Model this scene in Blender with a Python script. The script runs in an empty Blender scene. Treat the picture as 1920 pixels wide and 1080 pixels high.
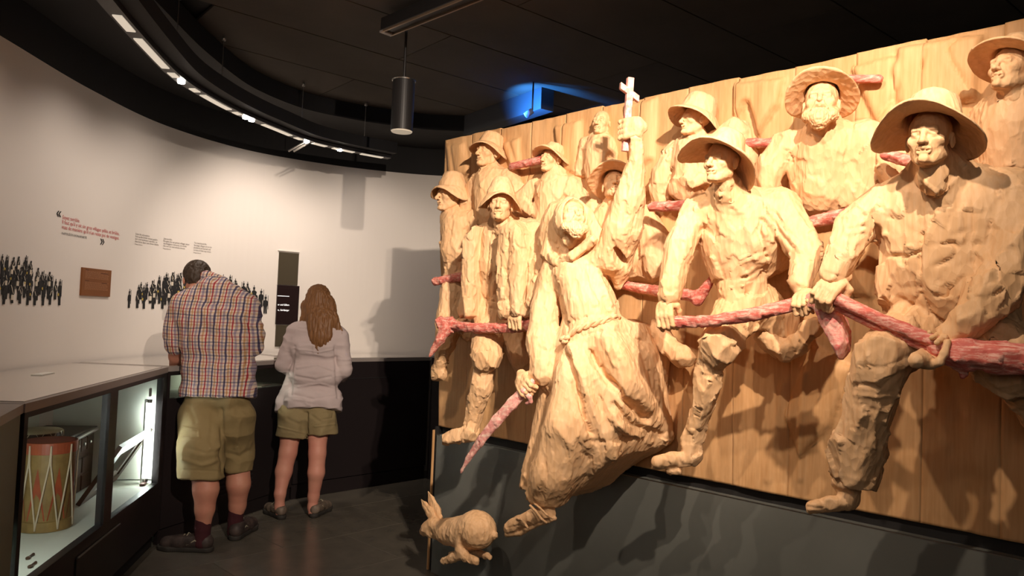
import bpy, math, random
import numpy as np
from mathutils import Vector, Matrix

sc = bpy.context.scene
R = math.radians
# ------------------------------------------------------------------ camera
FPX, CX, CY = 1400.0, 960.0, 540.0
EYE = np.array([0.0, 0.0, 1.49])
ROLL = math.atan(0.04)
PITCH = math.atan(56 * math.cos(ROLL) / FPX)
_F = np.array([0, math.cos(PITCH), math.sin(PITCH)])
_R0 = np.array([1.0, 0, 0]); _U0 = np.array([0, -math.sin(PITCH), math.cos(PITCH)])
_R = math.cos(ROLL) * _R0 + math.sin(ROLL) * _U0
_U = -math.sin(ROLL) * _R0 + math.cos(ROLL) * _U0
cam_d = bpy.data.cameras.new('camera'); cam = bpy.data.objects.new('camera', cam_d)
sc.collection.objects.link(cam); sc.camera = cam
cam_d.sensor_fit = 'HORIZONTAL'; cam_d.sensor_width = 36.0; cam_d.lens = 36.0 * FPX / 1920.0
cam_d.clip_start = 0.05; cam_d.clip_end = 60
cam.matrix_world = Matrix(((_R[0], _U[0], -_F[0], EYE[0]), (_R[1], _U[1], -_F[1], EYE[1]),
                           (_R[2], _U[2], -_F[2], EYE[2]), (0, 0, 0, 1)))
# ------------------------------------------------------------------ world, exposure, lights
w = bpy.data.worlds.new('world'); sc.world = w; w.use_nodes = True
w.node_tree.nodes['Background'].inputs[0].default_value = (1.0, 0.86, 0.72, 1)
w.node_tree.nodes['Background'].inputs[1].default_value = 0.0
sc.view_settings.view_transform = 'Standard'; sc.view_settings.look = 'None'
sc.view_settings.gamma = 1.0; sc.view_settings.use_curve_mapping = False
sc.view_settings.exposure = 1.35
def spot(name, loc, target, energy, angle, color=(1, .82, .62), radius=.02, blend=.6):
    l = bpy.data.lights.new(name, 'SPOT'); l.energy = energy; l.color = color
    l.spot_size = R(angle); l.spot_blend = blend; l.shadow_soft_size = radius
    o = bpy.data.objects.new(name, l); sc.collection.objects.link(o); o.location = loc
    o.rotation_euler = (Vector(target) - Vector(loc)).to_track_quat('-Z', 'Y').to_euler()
    return o
def area(name, loc, target, energy, sx, sy, color=(1, .85, .7)):
    l = bpy.data.lights.new(name, 'AREA'); l.shape = 'RECTANGLE'; l.size = sx; l.size_y = sy
    l.energy = energy; l.color = color
    o = bpy.data.objects.new(name, l); sc.collection.objects.link(o); o.location = loc
    o.rotation_euler = (Vector(target) - Vector(loc)).to_track_quat('-Z', 'Y').to_euler()
    return o
WARM = (1.0, .81, .63)
# relief key lights (track spots above, left of and in front of the relief)
spot('relief_key', (0.66, 0.62, 3.12), (0.72, 3.15, 2.05), 190, 54, WARM, .022, .75)
spot('relief_spot', (0.05, 1.25, 3.12), (1.25, 2.60, 1.75), 50, 72, WARM, .022, .9)
spot('relief_spot', (-0.98, 2.40, 3.12), (0.25, 3.45, 1.45), 28, 66, WARM, .022, .9)
spot('relief_spot', (-0.55, 1.70, 3.12), (0.95, 2.95, 0.9), 34, 60, WARM, .022, .9)
spot('room_spot', (0.62, 0.45, 3.12), (-1.25, 6.2, 1.0), 200, 50, (1, .83, .68), .02, .8)
# soft fill added behind the camera to lift the shadows, no real gallery source
area('room_fill', (-0.6, -1.6, 2.6), (-0.3, 4.0, 1.3), 9, 3.0, 1.6, (1, .84, .70))

def ray(px, py):
    px = np.asarray(px, float); py = np.asarray(py, float)
    a = (px - CX) / FPX; b = -(py - CY) / FPX
    return a[..., None] * _R + b[..., None] * _U + _F
def pix(p):
    d = np.asarray(p) - EYE
    z = d @ _F
    return CX + FPX * (d @ _R) / z, CY - FPX * (d @ _U) / z, z
def on_plane(px, py, p0, n):
    r = ray(px, py); t = np.dot(np.asarray(p0) - EYE, n) / (r @ np.asarray(n)); return EYE + r * t
def on_z(px, py, z):
    r = ray(px, py); return EYE + r * ((z - EYE[2]) / r[2])
def PD(px, py, Y):            # a point at depth Y (world y)
    r = ray(px, py); return EYE + r * (Y / r[1])
def m_of(rpx, Y): return rpx * Y / FPX
# relief frame: local x along the panel (towards the camera), local y into the wall, local z up
_v = ray(-465, 539); _v = _v / np.linalg.norm(_v); _v[2] = 0; _v /= np.linalg.norm(_v)
EU = -_v; EN = np.array([EU[1], -EU[0], 0.0])     # EN: from the panel towards the room
if EN[1] > 0: EN = -EN
RB = on_z(808, 1070, 0.0)
RELM = np.array([EU, -EN, [0, 0, 1.0]])           # rows: local axes in world
def toL(p): return (np.asarray(p) - RB) @ RELM.T
def toW(p): return np.asarray(p) @ RELM + RB
EYEL = toL(EYE)
def RP(px, py, wv=0.0):
    r = RELM @ ray(px, py); t = (-wv - EYEL[1]) / r[1]; return EYEL + r * t
def RS(px, py, wv, rpx):      # radius in metres at that place
    p = toW(RP(px, py, wv)); return rpx * ((p - EYE) @ _F) / FPX
REL_ROT = math.atan2(EU[1], EU[0])
V_BOT = RP(822, 799)[2]; V_TOP = RP(838, 270)[2]
U_END = RP(1990, 540)[0]

# ------------------------------------------------------------------ object helpers
def new_obj(name, data=None, parent=None, **props):
    o = bpy.data.objects.new(name, data); sc.collection.objects.link(o)
    if parent is not None: o.parent = parent
    for k, v in props.items(): o[k] = v
    return o
def thing(name, label, cat, loc=(0, 0, 0), rz=0, group=None):
    o = new_obj(name); o.empty_display_size = .1; o.location = tuple(loc); o.rotation_euler = (0, 0, rz)
    o['label'] = label; o['category'] = cat
    if group: o['group'] = group
    return o
def mesh_np(name, V, Fc, mats=(), smooth=True, matidx=None):
    me = bpy.data.meshes.new(name)
    V = np.asarray(V, np.float32)
    if isinstance(Fc, np.ndarray):
        n, k = Fc.shape
        me.vertices.add(len(V)); me.vertices.foreach_set('co', V.ravel())
        me.loops.add(n * k); me.loops.foreach_set('vertex_index', Fc.astype(np.int32).ravel())
        me.polygons.add(n); me.polygons.foreach_set('loop_start', np.arange(0, n * k, k, dtype=np.int32))
        if matidx is not None: me.polygons.foreach_set('material_index', np.asarray(matidx, np.int32))
        me.polygons.foreach_set('use_smooth', np.full(n, smooth)); me.update(calc_edges=True)
        me.validate()
    else:
        me.from_pydata([tuple(map(float, v)) for v in V], [], [tuple(f) for f in Fc])
        for p in me.polygons: p.use_smooth = smooth
        me.update()
    for m in mats: me.materials.append(m)
    return me
def obj_np(name, V, Fc, mat, parent=None, smooth=True, **props):
    return new_obj(name, mesh_np(name, V, Fc, [mat], smooth), parent, **props)

class MB:                      # small mesh builder of boxes, tubes, lathes, prisms
    def __init__(s): s.v = []; s.f = []
    def add(s, V, F):
        b = len(s.v); s.v += [tuple(map(float, p)) for p in V]; s.f += [tuple(i + b for i in f) for f in F]; return s
    def box(s, c, d, M=None, ch=0.0):
        c = np.array(c, float); h = np.array(d, float) / 2
        if ch <= 0:
            V = np.array([[x, y, z] for z in (-1, 1) for y in (-1, 1) for x in (-1, 1)]) * h
            F = [(0, 2, 3, 1), (4, 5, 7, 6), (0, 1, 5, 4), (2, 6, 7, 3), (0, 4, 6, 2), (1, 3, 7, 5)]
        else:                  # chamfered
            V = []; F = []
            idx = {}
            for sx in (-1, 1):
                for sy in (-1, 1):
                    for sz in (-1, 1):
                        for a in range(3):
                            p = h - ch; p = p.copy(); p[a] = h[a]
                            idx[(sx, sy, sz, a)] = len(V); V.append(p * (sx, sy, sz))
            for a in range(3):
                b, c2 = (a + 1) % 3, (a + 2) % 3
                for sg in (-1, 1):
                    q = []
                    for (t, u) in ((-1, -1), (1, -1), (1, 1), (-1, 1)):
                        k = [0, 0, 0]; k[a] = sg; k[b] = t; k[c2] = u; q.append(idx[(*k, a)])
                    F.append(tuple(q if sg > 0 else q[::-1]))
                for t in (-1, 1):
                    for u in (-1, 1):
                        q = []
                        for sg, ax in ((-1, b), (-1, c2), (1, c2), (1, b)):
                            k = [0, 0, 0]; k[a] = sg; k[b] = t; k[c2] = u; q.append(idx[(*k, ax)])
                        F.append(tuple(q if t * u > 0 else q[::-1]))
            for k in [(x, y, z) for x in (-1, 1) for y in (-1, 1) for z in (-1, 1)]:
                q = [idx[(*k, a)] for a in range(3)]
                F.append(tuple(q if k[0] * k[1] * k[2] > 0 else q[::-1]))
            V = np.array(V)
        if M is not None: V = V @ np.array(M).T
        return s.add(V + c, F)
    def tube(s, pts, r, n=10, cap=True):
        pts = [np.array(p, float) for p in pts]; m = len(pts)
        rr = r if hasattr(r, '__len__') else [r] * m
        V = []; F = []; up = None
        for i, p in enumerate(pts):
            t = pts[min(i + 1, m - 1)] - pts[max(i - 1, 0)]; t /= np.linalg.norm(t) + 1e-12
            if up is None:
                up = np.array([0, 0, 1.]) if abs(t[2]) < .9 else np.array([1., 0, 0])
            up = up - t * np.dot(up, t); up /= np.linalg.norm(up) + 1e-12
            sd = np.cross(t, up)
            for k in range(n):
                a = 2 * math.pi * k / n; V.append(p + rr[i] * (math.cos(a) * up + math.sin(a) * sd))
        for i in range(m - 1):
            for k in range(n):
                k2 = (k + 1) % n; F.append((i * n + k, i * n + k2, (i + 1) * n + k2, (i + 1) * n + k))
        if cap:
            F.append(tuple(range(n))[::-1]); F.append(tuple(range((m - 1) * n, m * n)))
        return s.add(V, F)
    def lathe(s, prof, c=(0, 0, 0), n=32, M=None, closed=False):
        V = []; F = []
        for (r, z) in prof:
            for k in range(n):
                a = 2 * math.pi * k / n; V.append((r * math.cos(a), r * math.sin(a), z))
        m = len(prof)
        for i in range(m - 1 + (1 if closed else 0)):
            j = (i + 1) % m
            for k in range(n):
                k2 = (k + 1) % n; F.append((i * n + k, i * n + k2, j * n + k2, j * n + k))
        if not closed:
            if prof[0][0] > 1e-5: F.append(tuple(range(n))[::-1])
            if prof[-1][0] > 1e-5: F.append(tuple(range((m - 1) * n, m * n)))
        V = np.array(V)
        if M is not None: V = V @ np.array(M).T
        return s.add(V + np.array(c, float), F)
    def prism(s, poly, z0, z1):    # poly of (x,y), extruded in z
        n = len(poly); V = [(x, y, z0) for x, y in poly] + [(x, y, z1) for x, y in poly]
        F = [tuple(range(n))[::-1], tuple(range(n, 2 * n))] + [(i, (i + 1) % n, n + (i + 1) % n, n + i) for i in range(n)]
        return s.add(V, F)
    def build(s, name, mat, parent=None, smooth=False, **props):
        me = mesh_np(name, s.v, s.f, [mat] if mat else [], smooth)
        import bmesh
        bm = bmesh.new(); bm.from_mesh(me); bmesh.ops.recalc_face_normals(bm, faces=bm.faces); bm.to_mesh(me); bm.free()
        return new_obj(name, me, parent, **props)
def Mframe(x, z):               # columns: x, y, z axes
    x = np.array(x, float); x /= np.linalg.norm(x); z = np.array(z, float)
    y = np.cross(z, x); y /= np.linalg.norm(y); z = np.cross(x, y)
    return np.array([x, y, z]).T

# ------------------------------------------------------------------ materials
MATS = {}
def mat(name, col, rough=.6, metal=0, bump=None, var=None, spec=.5, coat=0, coords='Object', trans=0, emit=None, scale3=None, ior=1.45):
    m = bpy.data.materials.new(name); m.use_nodes = True; nt = m.node_tree; b = nt.nodes['Principled BSDF']
    b.inputs['Base Color'].default_value = (*col, 1); b.inputs['Roughness'].default_value = rough
    b.inputs['Metallic'].default_value = metal; b.inputs['Specular IOR Level'].default_value = spec
    b.inputs['Coat Weight'].default_value = coat; b.inputs['Transmission Weight'].default_value = trans
    b.inputs['IOR'].default_value = ior
    if emit: b.inputs['Emission Color'].default_value = (*emit[0], 1); b.inputs['Emission Strength'].default_value = emit[1]
    tc = nt.nodes.new('ShaderNodeTexCoord'); mp = nt.nodes.new('ShaderNodeMapping')
    nt.links.new(tc.outputs[coords], mp.inputs[0])
    if scale3: mp.inputs['Scale'].default_value = scale3
    m['nodes'] = 1
    def noise(sc_, det=4, rgh=.6):
        n = nt.nodes.new('ShaderNodeTexNoise'); n.inputs['Scale'].default_value = sc_; n.inputs['Detail'].default_value = det
        n.inputs['Roughness'].default_value = rgh; nt.links.new(mp.outputs[0], n.inputs['Vector']); return n
    if var:                     # (scale, colour2, amount-contrast)
        n = noise(var[0]); cr = nt.nodes.new('ShaderNodeValToRGB')
        cr.color_ramp.elements[0].position = .5 - var[2]; cr.color_ramp.elements[1].position = .5 + var[2]
        cr.color_ramp.elements[0].color = (*var[1], 1); cr.color_ramp.elements[1].color = (*col, 1)
        nt.links.new(n.outputs['Fac'], cr.inputs[0]); nt.links.new(cr.outputs[0], b.inputs['Base Color'])
    if bump:                    # (scale, strength, distance)
        n = noise(bump[0], 6); bp = nt.nodes.new('ShaderNodeBump'); bp.inputs['Strength'].default_value = bump[1]
        bp.inputs['Distance'].default_value = bump[2]
        nt.links.new(n.outputs['Fac'], bp.inputs['Height']); nt.links.new(bp.outputs[0], b.inputs['Normal'])
    return m
def srgb(r, g, b):
    f = lambda c: (c / 255 / 12.92) if c <= 10 else ((c / 255 + .055) / 1.055) ** 2.4
    return (f(r), f(g), f(b))
def wood_mat(name, c1, c2, grain=(30, 30, 2.2), gscale=3.0, gouge=.5, rough=.62, streak=None):
    m = bpy.data.materials.new(name); m.use_nodes = True; nt = m.node_tree; b = nt.nodes['Principled BSDF']
    b.inputs['Roughness'].default_value = rough; b.inputs['Specular IOR Level'].default_value = .3
    L = nt.links.new; N = nt.nodes.new
    tc = N('ShaderNodeTexCoord'); mp = N('ShaderNodeMapping'); mp.inputs['Scale'].default_value = grain; L(tc.outputs['Object'], mp.inputs[0])
    n1 = N('ShaderNodeTexNoise'); n1.inputs['Scale'].default_value = gscale; n1.inputs['Detail'].default_value = 6; L(mp.outputs[0], n1.inputs['Vector'])
    n2 = N('ShaderNodeTexNoise'); n2.inputs['Scale'].default_value = 3.5; n2.inputs['Detail'].default_value = 3; L(tc.outputs['Object'], n2.inputs['Vector'])
    mx = N('ShaderNodeMath'); mx.operation = 'ADD'; L(n1.outputs['Fac'], mx.inputs[0]); L(n2.outputs['Fac'], mx.inputs[1])
    cr = N('ShaderNodeValToRGB'); cr.color_ramp.elements[0].position = .40; cr.color_ramp.elements[1].position = .62
    md = N('ShaderNodeMath'); md.operation = 'MULTIPLY'; md.inputs[1].default_value = .5; L(mx.outputs[0], md.inputs[0]); L(md.outputs[0], cr.inputs[0])
    cr.color_ramp.elements[0].color = (*c2, 1); cr.color_ramp.elements[1].color = (*c1, 1)
    out = cr.outputs[0]
    if streak:
        n4 = N('ShaderNodeTexNoise'); n4.inputs['Scale'].default_value = streak[1]; n4.inputs['Detail'].default_value = 8; n4.inputs['Roughness'].default_value = .75
        mp3 = N('ShaderNodeMapping'); mp3.inputs['Scale'].default_value = streak[2]; L(tc.outputs['Object'], mp3.inputs[0]); L(mp3.outputs[0], n4.inputs['Vector'])
        c4 = N('ShaderNodeValToRGB'); c4.color_ramp.elements[0].position = .46; c4.color_ramp.elements[1].position = .60
        L(n4.outputs['Fac'], c4.inputs[0]); mi = N('ShaderNodeMixRGB'); L(c4.outputs[0], mi.inputs[0]); L(out, mi.inputs[1]); mi.inputs[2].default_value = (*streak[0], 1); out = mi.outputs[0]
    L(out, b.inputs['Base Color'])
    # tool marks: scooped cells, long in the grain direction
    mp2 = N('ShaderNodeMapping'); mp2.inputs['Scale'].default_value = (1, 1, .45); L(tc.outputs['Object'], mp2.inputs[0])
    nn = N('ShaderNodeTexNoise'); nn.inputs['Scale'].default_value = 9; L(mp2.outputs[0], nn.inputs['Vector'])
    va = N('ShaderNodeVectorMath'); va.operation = 'SCALE'; va.inputs['Scale'].default_value = .06; L(nn.outputs['Color'], va.inputs[0])
    vb = N('ShaderNodeVectorMath'); L(mp2.outputs[0], vb.inputs[0]); L(va.outputs[0], vb.inputs[1])
    vo = N('ShaderNodeTexVoronoi'); vo.inputs['Scale'].default_value = 46; L(vb.outputs[0], vo.inputs['Vector'])
    b1 = N('ShaderNodeBump'); b1.inputs['Strength'].default_value = gouge; b1.inputs['Distance'].default_value = .008; L(vo.outputs['Distance'], b1.inputs['Height'])
    b2 = N('ShaderNodeBump'); b2.inputs['Strength'].default_value = .35; b2.inputs['Distance'].default_value = .0015; L(n1.outputs['Fac'], b2.inputs['Height']); L(b1.outputs[0], b2.inputs['Normal'])
    L(b2.outputs[0], b.inputs['Normal'])
    return m
WOOD = wood_mat('lime_wood', (.74, .475, .27), (.66, .395, .20))
PANELW = wood_mat('lime_wood_panel', (.64, .375, .18), (.54, .295, .125), gouge=.15)
REDW = wood_mat('red_stained_wood', (.60, .155, .115), (.50, .10, .08), grain=(3, 30, 30), gouge=.35, streak=((.72, .40, .32), 5, (4, 22, 22)))
PINKW = wood_mat('pink_washed_wood', (.74, .34, .30), (.62, .22, .20), grain=(3, 30, 30), gouge=.35, streak=((.80, .56, .46), 4, (6, 16, 16)))
# ------------------------------------------------------------------ solid modelling: smooth unions of simple solids, meshed by surface nets
def _hash3(i, j, k, s=0):
    n = (i.astype(np.int64) * 73856093) ^ (j.astype(np.int64) * 19349663) ^ (k.astype(np.int64) * 83492791) ^ (s * 2654435761)
    n = (n ^ (n >> 13)) * 1274126177; n = n ^ (n >> 16)
    return (n & 0xffffff).astype(np.float32) / float(0xffffff)
def worley(P, seed=0):
    c = np.floor(P).astype(np.int64); best = np.full(len(P), 9.0, np.float32)
    for dx in (-1, 0, 1):
        for dy in (-1, 0, 1):
            for dz in (-1, 0, 1):
                i, j, k = c[:, 0] + dx, c[:, 1] + dy, c[:, 2] + dz
                q = (i + _hash3(i, j, k, seed) - P[:, 0]) ** 2 + (j + _hash3(i, j, k, seed + 1) - P[:, 1]) ** 2 + (k + _hash3(i, j, k, seed + 2) - P[:, 2]) ** 2
                best = np.minimum(best, q)
    return best                   # squared distance to the nearest seed
def worley_id(P, seed=0):
    c = np.floor(P).astype(np.int64); best = np.full(len(P), 9.0, np.float32); bid = np.zeros(len(P), np.int64)
    for dx in (-1, 0, 1):
        for dy in (-1, 0, 1):
            for dz in (-1, 0, 1):
                i, j, k = c[:, 0] + dx, c[:, 1] + dy, c[:, 2] + dz
                q = (i + _hash3(i, j, k, seed) - P[:, 0]) ** 2 + (j + _hash3(i, j, k, seed + 1) - P[:, 1]) ** 2 + (k + _hash3(i, j, k, seed + 2) - P[:, 2]) ** 2
                m = q < best; best = np.where(m, q, best); bid = np.where(m, (i + 4096) * 67108864 + (j + 4096) * 8192 + k + 4096, bid)
    return bid
def facet(V, N, P, seed, blend, lim=.02):
    """flat chisel cuts: the surface inside each cell is laid onto the cell's own plane"""
    u, inv = np.unique(worley_id(P, seed), return_inverse=True); n = np.bincount(inv)
    c = np.stack([np.bincount(inv, V[:, a]) / n for a in range(3)], 1); m = np.stack([np.bincount(inv, N[:, a]) for a in range(3)], 1)
    ml = np.linalg.norm(m, axis=1); m /= ml[:, None] + 1e-9; flat = (ml / n)[inv]
    d = np.einsum('ij,ij->i', c[inv] - V, m[inv]); w = blend * np.clip((flat - .55) / .25, 0, 1)
    return V + m[inv] * (np.clip(d, -lim, lim) * w)[:, None]
def vnoise(P, seed=0):
    c = np.floor(P).astype(np.int64); f = P - c; f = f * f * (3 - 2 * f); r = 0
    for dx in (0, 1):
        for dy in (0, 1):
            for dz in (0, 1):
                h = _hash3(c[:, 0] + dx, c[:, 1] + dy, c[:, 2] + dz, seed)
                r = r + h * (f[:, 0] if dx else 1 - f[:, 0]) * (f[:, 1] if dy else 1 - f[:, 1]) * (f[:, 2] if dz else 1 - f[:, 2])
    return r * 2 - 1
def vnormals(V, Q):
    n = np.zeros_like(V); a = V[Q[:, 2]] - V[Q[:, 0]]; b = V[Q[:, 3]] - V[Q[:, 1]]; fn = np.cross(a, b)
    for k in range(4): 
        for ax in range(3): n[:, ax] += np.bincount(Q[:, k], fn[:, ax], minlength=len(V))
    return n / (np.linalg.norm(n, axis=1, keepdims=True) + 1e-12)

class Solid:
    def __init__(s): s.ops = []
    def _add(s, f, lo, hi, k, sub): s.ops.append((f, np.array(lo, float), np.array(hi, float), k, sub)); return s
    def cap(s, a, b, ra, rb=None, k=.02, sy=1.0, sub=False):
        a = np.array(a, float); b = np.array(b, float); rb = ra if rb is None else rb
        ab = b - a; L2 = max(float(ab @ ab), 1e-12)
        def f(x, y, z):
            t = ((x - a[0]) * ab[0] + (y - a[1]) * ab[1] + (z - a[2]) * ab[2]) / L2; t = np.clip(t, 0, 1)
            dx = x - a[0] - t * ab[0]; dy = (y - a[1] - t * ab[1]) / sy; dz = z - a[2] - t * ab[2]
            return (np.sqrt(dx * dx + dy * dy + dz * dz) - (ra + (rb - ra) * t)) * min(1.0, sy)
        r = max(ra, rb); e = np.array([r, r * max(sy, .2), r])
        return s._add(f, np.minimum(a, b) - e, np.maximum(a, b) + e, k, sub)
    def chain(s, pts, k=.02, sy=1.0, sub=False):       # pts: (p, r)
        for (p, r), (q, t) in zip(pts, pts[1:]): s.cap(p, q, r, t, k, sy, sub)
        return s
    def ell(s, c, rad, M=None, k=.02, sub=False):
        c = np.array(c, float); rad = np.array(rad, float); M = np.eye(3) if M is None else np.array(M)
        def f(x, y, z):
            X = x - c[0]; Y = y - c[1]; Z = z - c[2]
            q = [(X * M[0, i] + Y * M[1, i] + Z * M[2, i]) / rad[i] for i in range(3)]
            k0 = np.sqrt(q[0] ** 2 + q[1] ** 2 + q[2] ** 2)
            k1 = np.sqrt((q[0] / rad[0]) ** 2 + (q[1] / rad[1]) ** 2 + (q[2] / rad[2]) ** 2) + 1e-9
            return k0 * (k0 - 1) / k1
        e = np.abs(M) @ rad
        return s._add(f, c - e, c + e, k, sub)
    def box(s, c, half, M=None, rd=.005, k=.01, sub=False):
        c = np.array(c, float); half = np.array(half, float); M = np.eye(3) if M is None else np.array(M)
        def f(x, y, z):
            X = x - c[0]; Y = y - c[1]; Z = z - c[2]
            q = [np.abs(X * M[0, i] + Y * M[1, i] + Z * M[2, i]) - half[i] + rd for i in range(3)]
            return np.sqrt(sum(np.maximum(a, 0) ** 2 for a in q)) + np.minimum(np.maximum(np.maximum(q[0], q[1]), q[2]), 0) - rd
        e = np.abs(M) @ half
        return s._add(f, c - e, c + e, k, sub)
    def poly(s, pts, y0, y1, rd=.03, k=.02, sub=False):   # pts (x,z) outline, extruded between local y0..y1 (rounded)
        P = np.array(pts, float)
        def f(x, y, z):
            X, Z = np.broadcast_arrays(x[:, :1, :], z[:, :1, :]) ; X = X.astype(float); Z = Z.astype(float)
            d = np.full(X.shape, 1e9); sg = np.ones(X.shape)
            n = len(P)
            for i in range(n):
                a = P[i]; b = P[i - 1]; e = b - a; wx = X - a[0]; wz = Z - a[1]
                t = np.clip((wx * e[0] + wz * e[1]) / max(e @ e, 1e-12), 0, 1)
                d = np.minimum(d, (wx - e[0] * t) ** 2 + (wz - e[1] * t) ** 2)
                c1 = Z >= a[1]; c2 = Z < b[1]; c3 = e[0] * wz > e[1] * wx
                sg = np.where((c1 & c2 & c3) | (~c1 & ~c2 & ~c3), -sg, sg)
            sd = sg * np.sqrt(d)
            yc = (y0 + y1) / 2; hy = abs(y1 - y0) / 2
            q0 = sd + rd; q1 = np.abs(y - yc) - hy + rd
            return np.sqrt(np.maximum(q0, 0) ** 2 + np.maximum(q1, 0) ** 2) + np.minimum(np.maximum(q0, q1), 0) - rd
        lo = (P[:, 0].min(), min(y0, y1), P[:, 1].min()); hi = (P[:, 0].max(), max(y0, y1), P[:, 1].max())
        return s._add(f, lo, hi, k, sub)
    def plane(s, p, n, k=.004):      # remove what lies on the +n side
        p = np.array(p, float); n = np.array(n, float); n /= np.linalg.norm(n); c = p @ n
        s.ops.append((lambda x, y, z: -(x * n[0] + y * n[1] + z * n[2] - c), None, None, k, True)); return s
    def mesh(s, h, detail=None):
        adds = [o for o in s.ops if not o[4]]
        lo = np.min([o[1] for o in adds], axis=0) - 3 * h; hi = np.max([o[2] for o in adds], axis=0) + 3 * h
        ns = np.ceil((hi - lo) / h).astype(int) + 1
        ax = [(lo[i] + h * np.arange(ns[i])).astype(np.float32) for i in range(3)]
        D = np.full(ns, 1.0, np.float32)
        for f, l, u, k, sub in s.ops:
            if l is None: sl = [slice(0, n) for n in ns]
            else:
                mg = max(k, 3 * h) + h
                a = np.clip(np.floor((l - mg - lo) / h).astype(int), 0, ns); b = np.clip(np.ceil((u + mg - lo) / h).astype(int) + 1, 0, ns)
                if np.any(b <= a): continue
                sl = [slice(a[i], b[i]) for i in range(3)]
            x = ax[0][sl[0]][:, None, None]; y = ax[1][sl[1]][None, :, None]; z = ax[2][sl[2]][None, None, :]
            v = f(x, y, z).astype(np.float32); d = D[tuple(sl)]; kk = max(k, 1e-5)
            if sub:
                v = -v; t = np.clip(.5 - .5 * (v - d) / kk, 0, 1); D[tuple(sl)] = v + (d - v) * t + kk * t * (1 - t)
            else:
                t = np.clip(.5 + .5 * (d - v) / kk, 0, 1); D[tuple(sl)] = d + (v - d) * t - kk * t * (1 - t)
        return nets(D, lo, h)
def nets(D, lo, h):
    S = D < 0; nx, ny, nz = D.shape
    c = [S[a:nx - 1 + a, b:ny - 1 + b, e:nz - 1 + e] for a in (0, 1) for b in (0, 1) for e in (0, 1)]
    cnt = sum(q.astype(np.int8) for q in c); act = (cnt > 0) & (cnt < 8)
    idx = np.full(act.shape, -1, np.int64); I = np.argwhere(act); idx[act] = np.arange(len(I))
    acc = np.zeros((len(I), 3)); num = np.zeros(len(I))
    corner = [(a, b, e) for a in (0, 1) for b in (0, 1) for e in (0, 1)]
    dv = [D[I[:, 0] + a, I[:, 1] + b, I[:, 2] + e] for a, b, e in corner]
    for p in range(8):
        for q in range(p + 1, 8):
            A = np.array(corner[p]); B = np.array(corner[q])
            if np.abs(A - B).sum() != 1: continue
            m = (dv[p] < 0) != (dv[q] < 0); t = np.where(m, dv[p] / (dv[p] - dv[q] + 1e-20), 0)
            acc += np.where(m[:, None], A + t[:, None] * (B - A), 0); num += m
    V = lo + h * (I + acc / np.maximum(num, 1)[:, None])
    Q = []
    for a in range(3):
        b, c2 = (a + 1) % 3, (a + 2) % 3
        sl0 = [slice(None)] * 3; sl1 = [slice(None)] * 3; sl0[a] = slice(0, -1); sl1[a] = slice(1, None)
        s0 = S[tuple(sl0)]; s1 = S[tuple(sl1)]; X = np.argwhere(s0 != s1)
        ok = (X[:, b] > 0) & (X[:, c2] > 0) & (X[:, b] < D.shape[b] - 1) & (X[:, c2] < D.shape[c2] - 1); X = X[ok]
        fl = s0[X[:, 0], X[:, 1], X[:, 2]]
        def at(db, dc):
            Y = X.copy(); Y[:, b] -= db; Y[:, c2] -= dc; return idx[Y[:, 0], Y[:, 1], Y[:, 2]]
        q = np.stack([at(1, 1), at(0, 1), at(0, 0), at(1, 0)], 1)
        q[~fl] = q[~fl][:, ::-1]; Q.append(q)
    return V, np.concatenate(Q)
def strokes_disp(PX, PY, strokes):
    d = np.zeros(len(PX))
    for pts, wd, amt in strokes:
        P = np.array(pts, float); best = np.full(len(PX), 1e9)
        lo = P.min(0) - 3 * wd; hi = P.max(0) + 3 * wd
        m = (PX > lo[0]) & (PX < hi[0]) & (PY > lo[1]) & (PY < hi[1])
        if not m.any(): continue
        x = PX[m]; y = PY[m]; bb = np.full(len(x), 1e9); n = len(P); 
        for i in range(n - 1):
            e = P[i + 1] - P[i]; t = np.clip(((x - P[i, 0]) * e[0] + (y - P[i, 1]) * e[1]) / (e @ e + 1e-9), 0, 1)
            q = (x - P[i, 0] - e[0] * t) ** 2 + (y - P[i, 1] - e[1] * t) ** 2
            bb = np.minimum(bb, q)
        dd = np.sqrt(bb) / wd; d[m] += amt * (.55 * np.clip(1 - dd / 1.5, 0, 1) + .45 * np.exp(-dd * dd))
    return d
def carve(V, Q, strokes=(), cell=.05, amp=.004, fold=(), seed=0, worldf=None, stretch=1.8, clampy=None):
    """carved surface: gouge scoops, folds and drawn strokes, pushed along the normals"""
    N = vnormals(V, Q); d = np.zeros(len(V))
    for (sx, sy, sz, a) in fold:
        q = V * np.array([sx, sy, sz]); nz = vnoise(q, seed + 11) ; d += a * (1 - 2.2 * np.abs(nz))
    if strokes:
        W = toW(V) if worldf is None else worldf(V)
        NW = N @ RELM if worldf is None else N
        px, py, z = pix(W); vd = EYE - W; fac = np.clip((np.einsum('ij,ij->i', vd, NW) / np.linalg.norm(vd, axis=1)) * 2.2 + .15, 0, 1)
        d += strokes_disp(px, py, strokes) * fac
    V = V + N * d[:, None]
    if amp:
        N = vnormals(V, Q); P = V / cell * np.array([1, 1, 1 / stretch]); wv = np.stack([vnoise(P * .7, seed + 7 + i) for i in range(3)], 1)
        V = facet(V, N, P + .5 * wv, seed, .85, amp * 4)
        V = V + N * (amp * .35 * (1.6 * worley(P * 1.9 + .4 * wv, seed + 3) - .5))[:, None]
    if clampy is not None: V[:, 1] = np.minimum(V[:, 1], clampy)
    return V
def join(parts):
    V = []; Q = []; b = 0
    for v, q in parts: V.append(v); Q.append(q + b); b += len(v)
    return np.concatenate(V), np.concatenate(Q)

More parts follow.
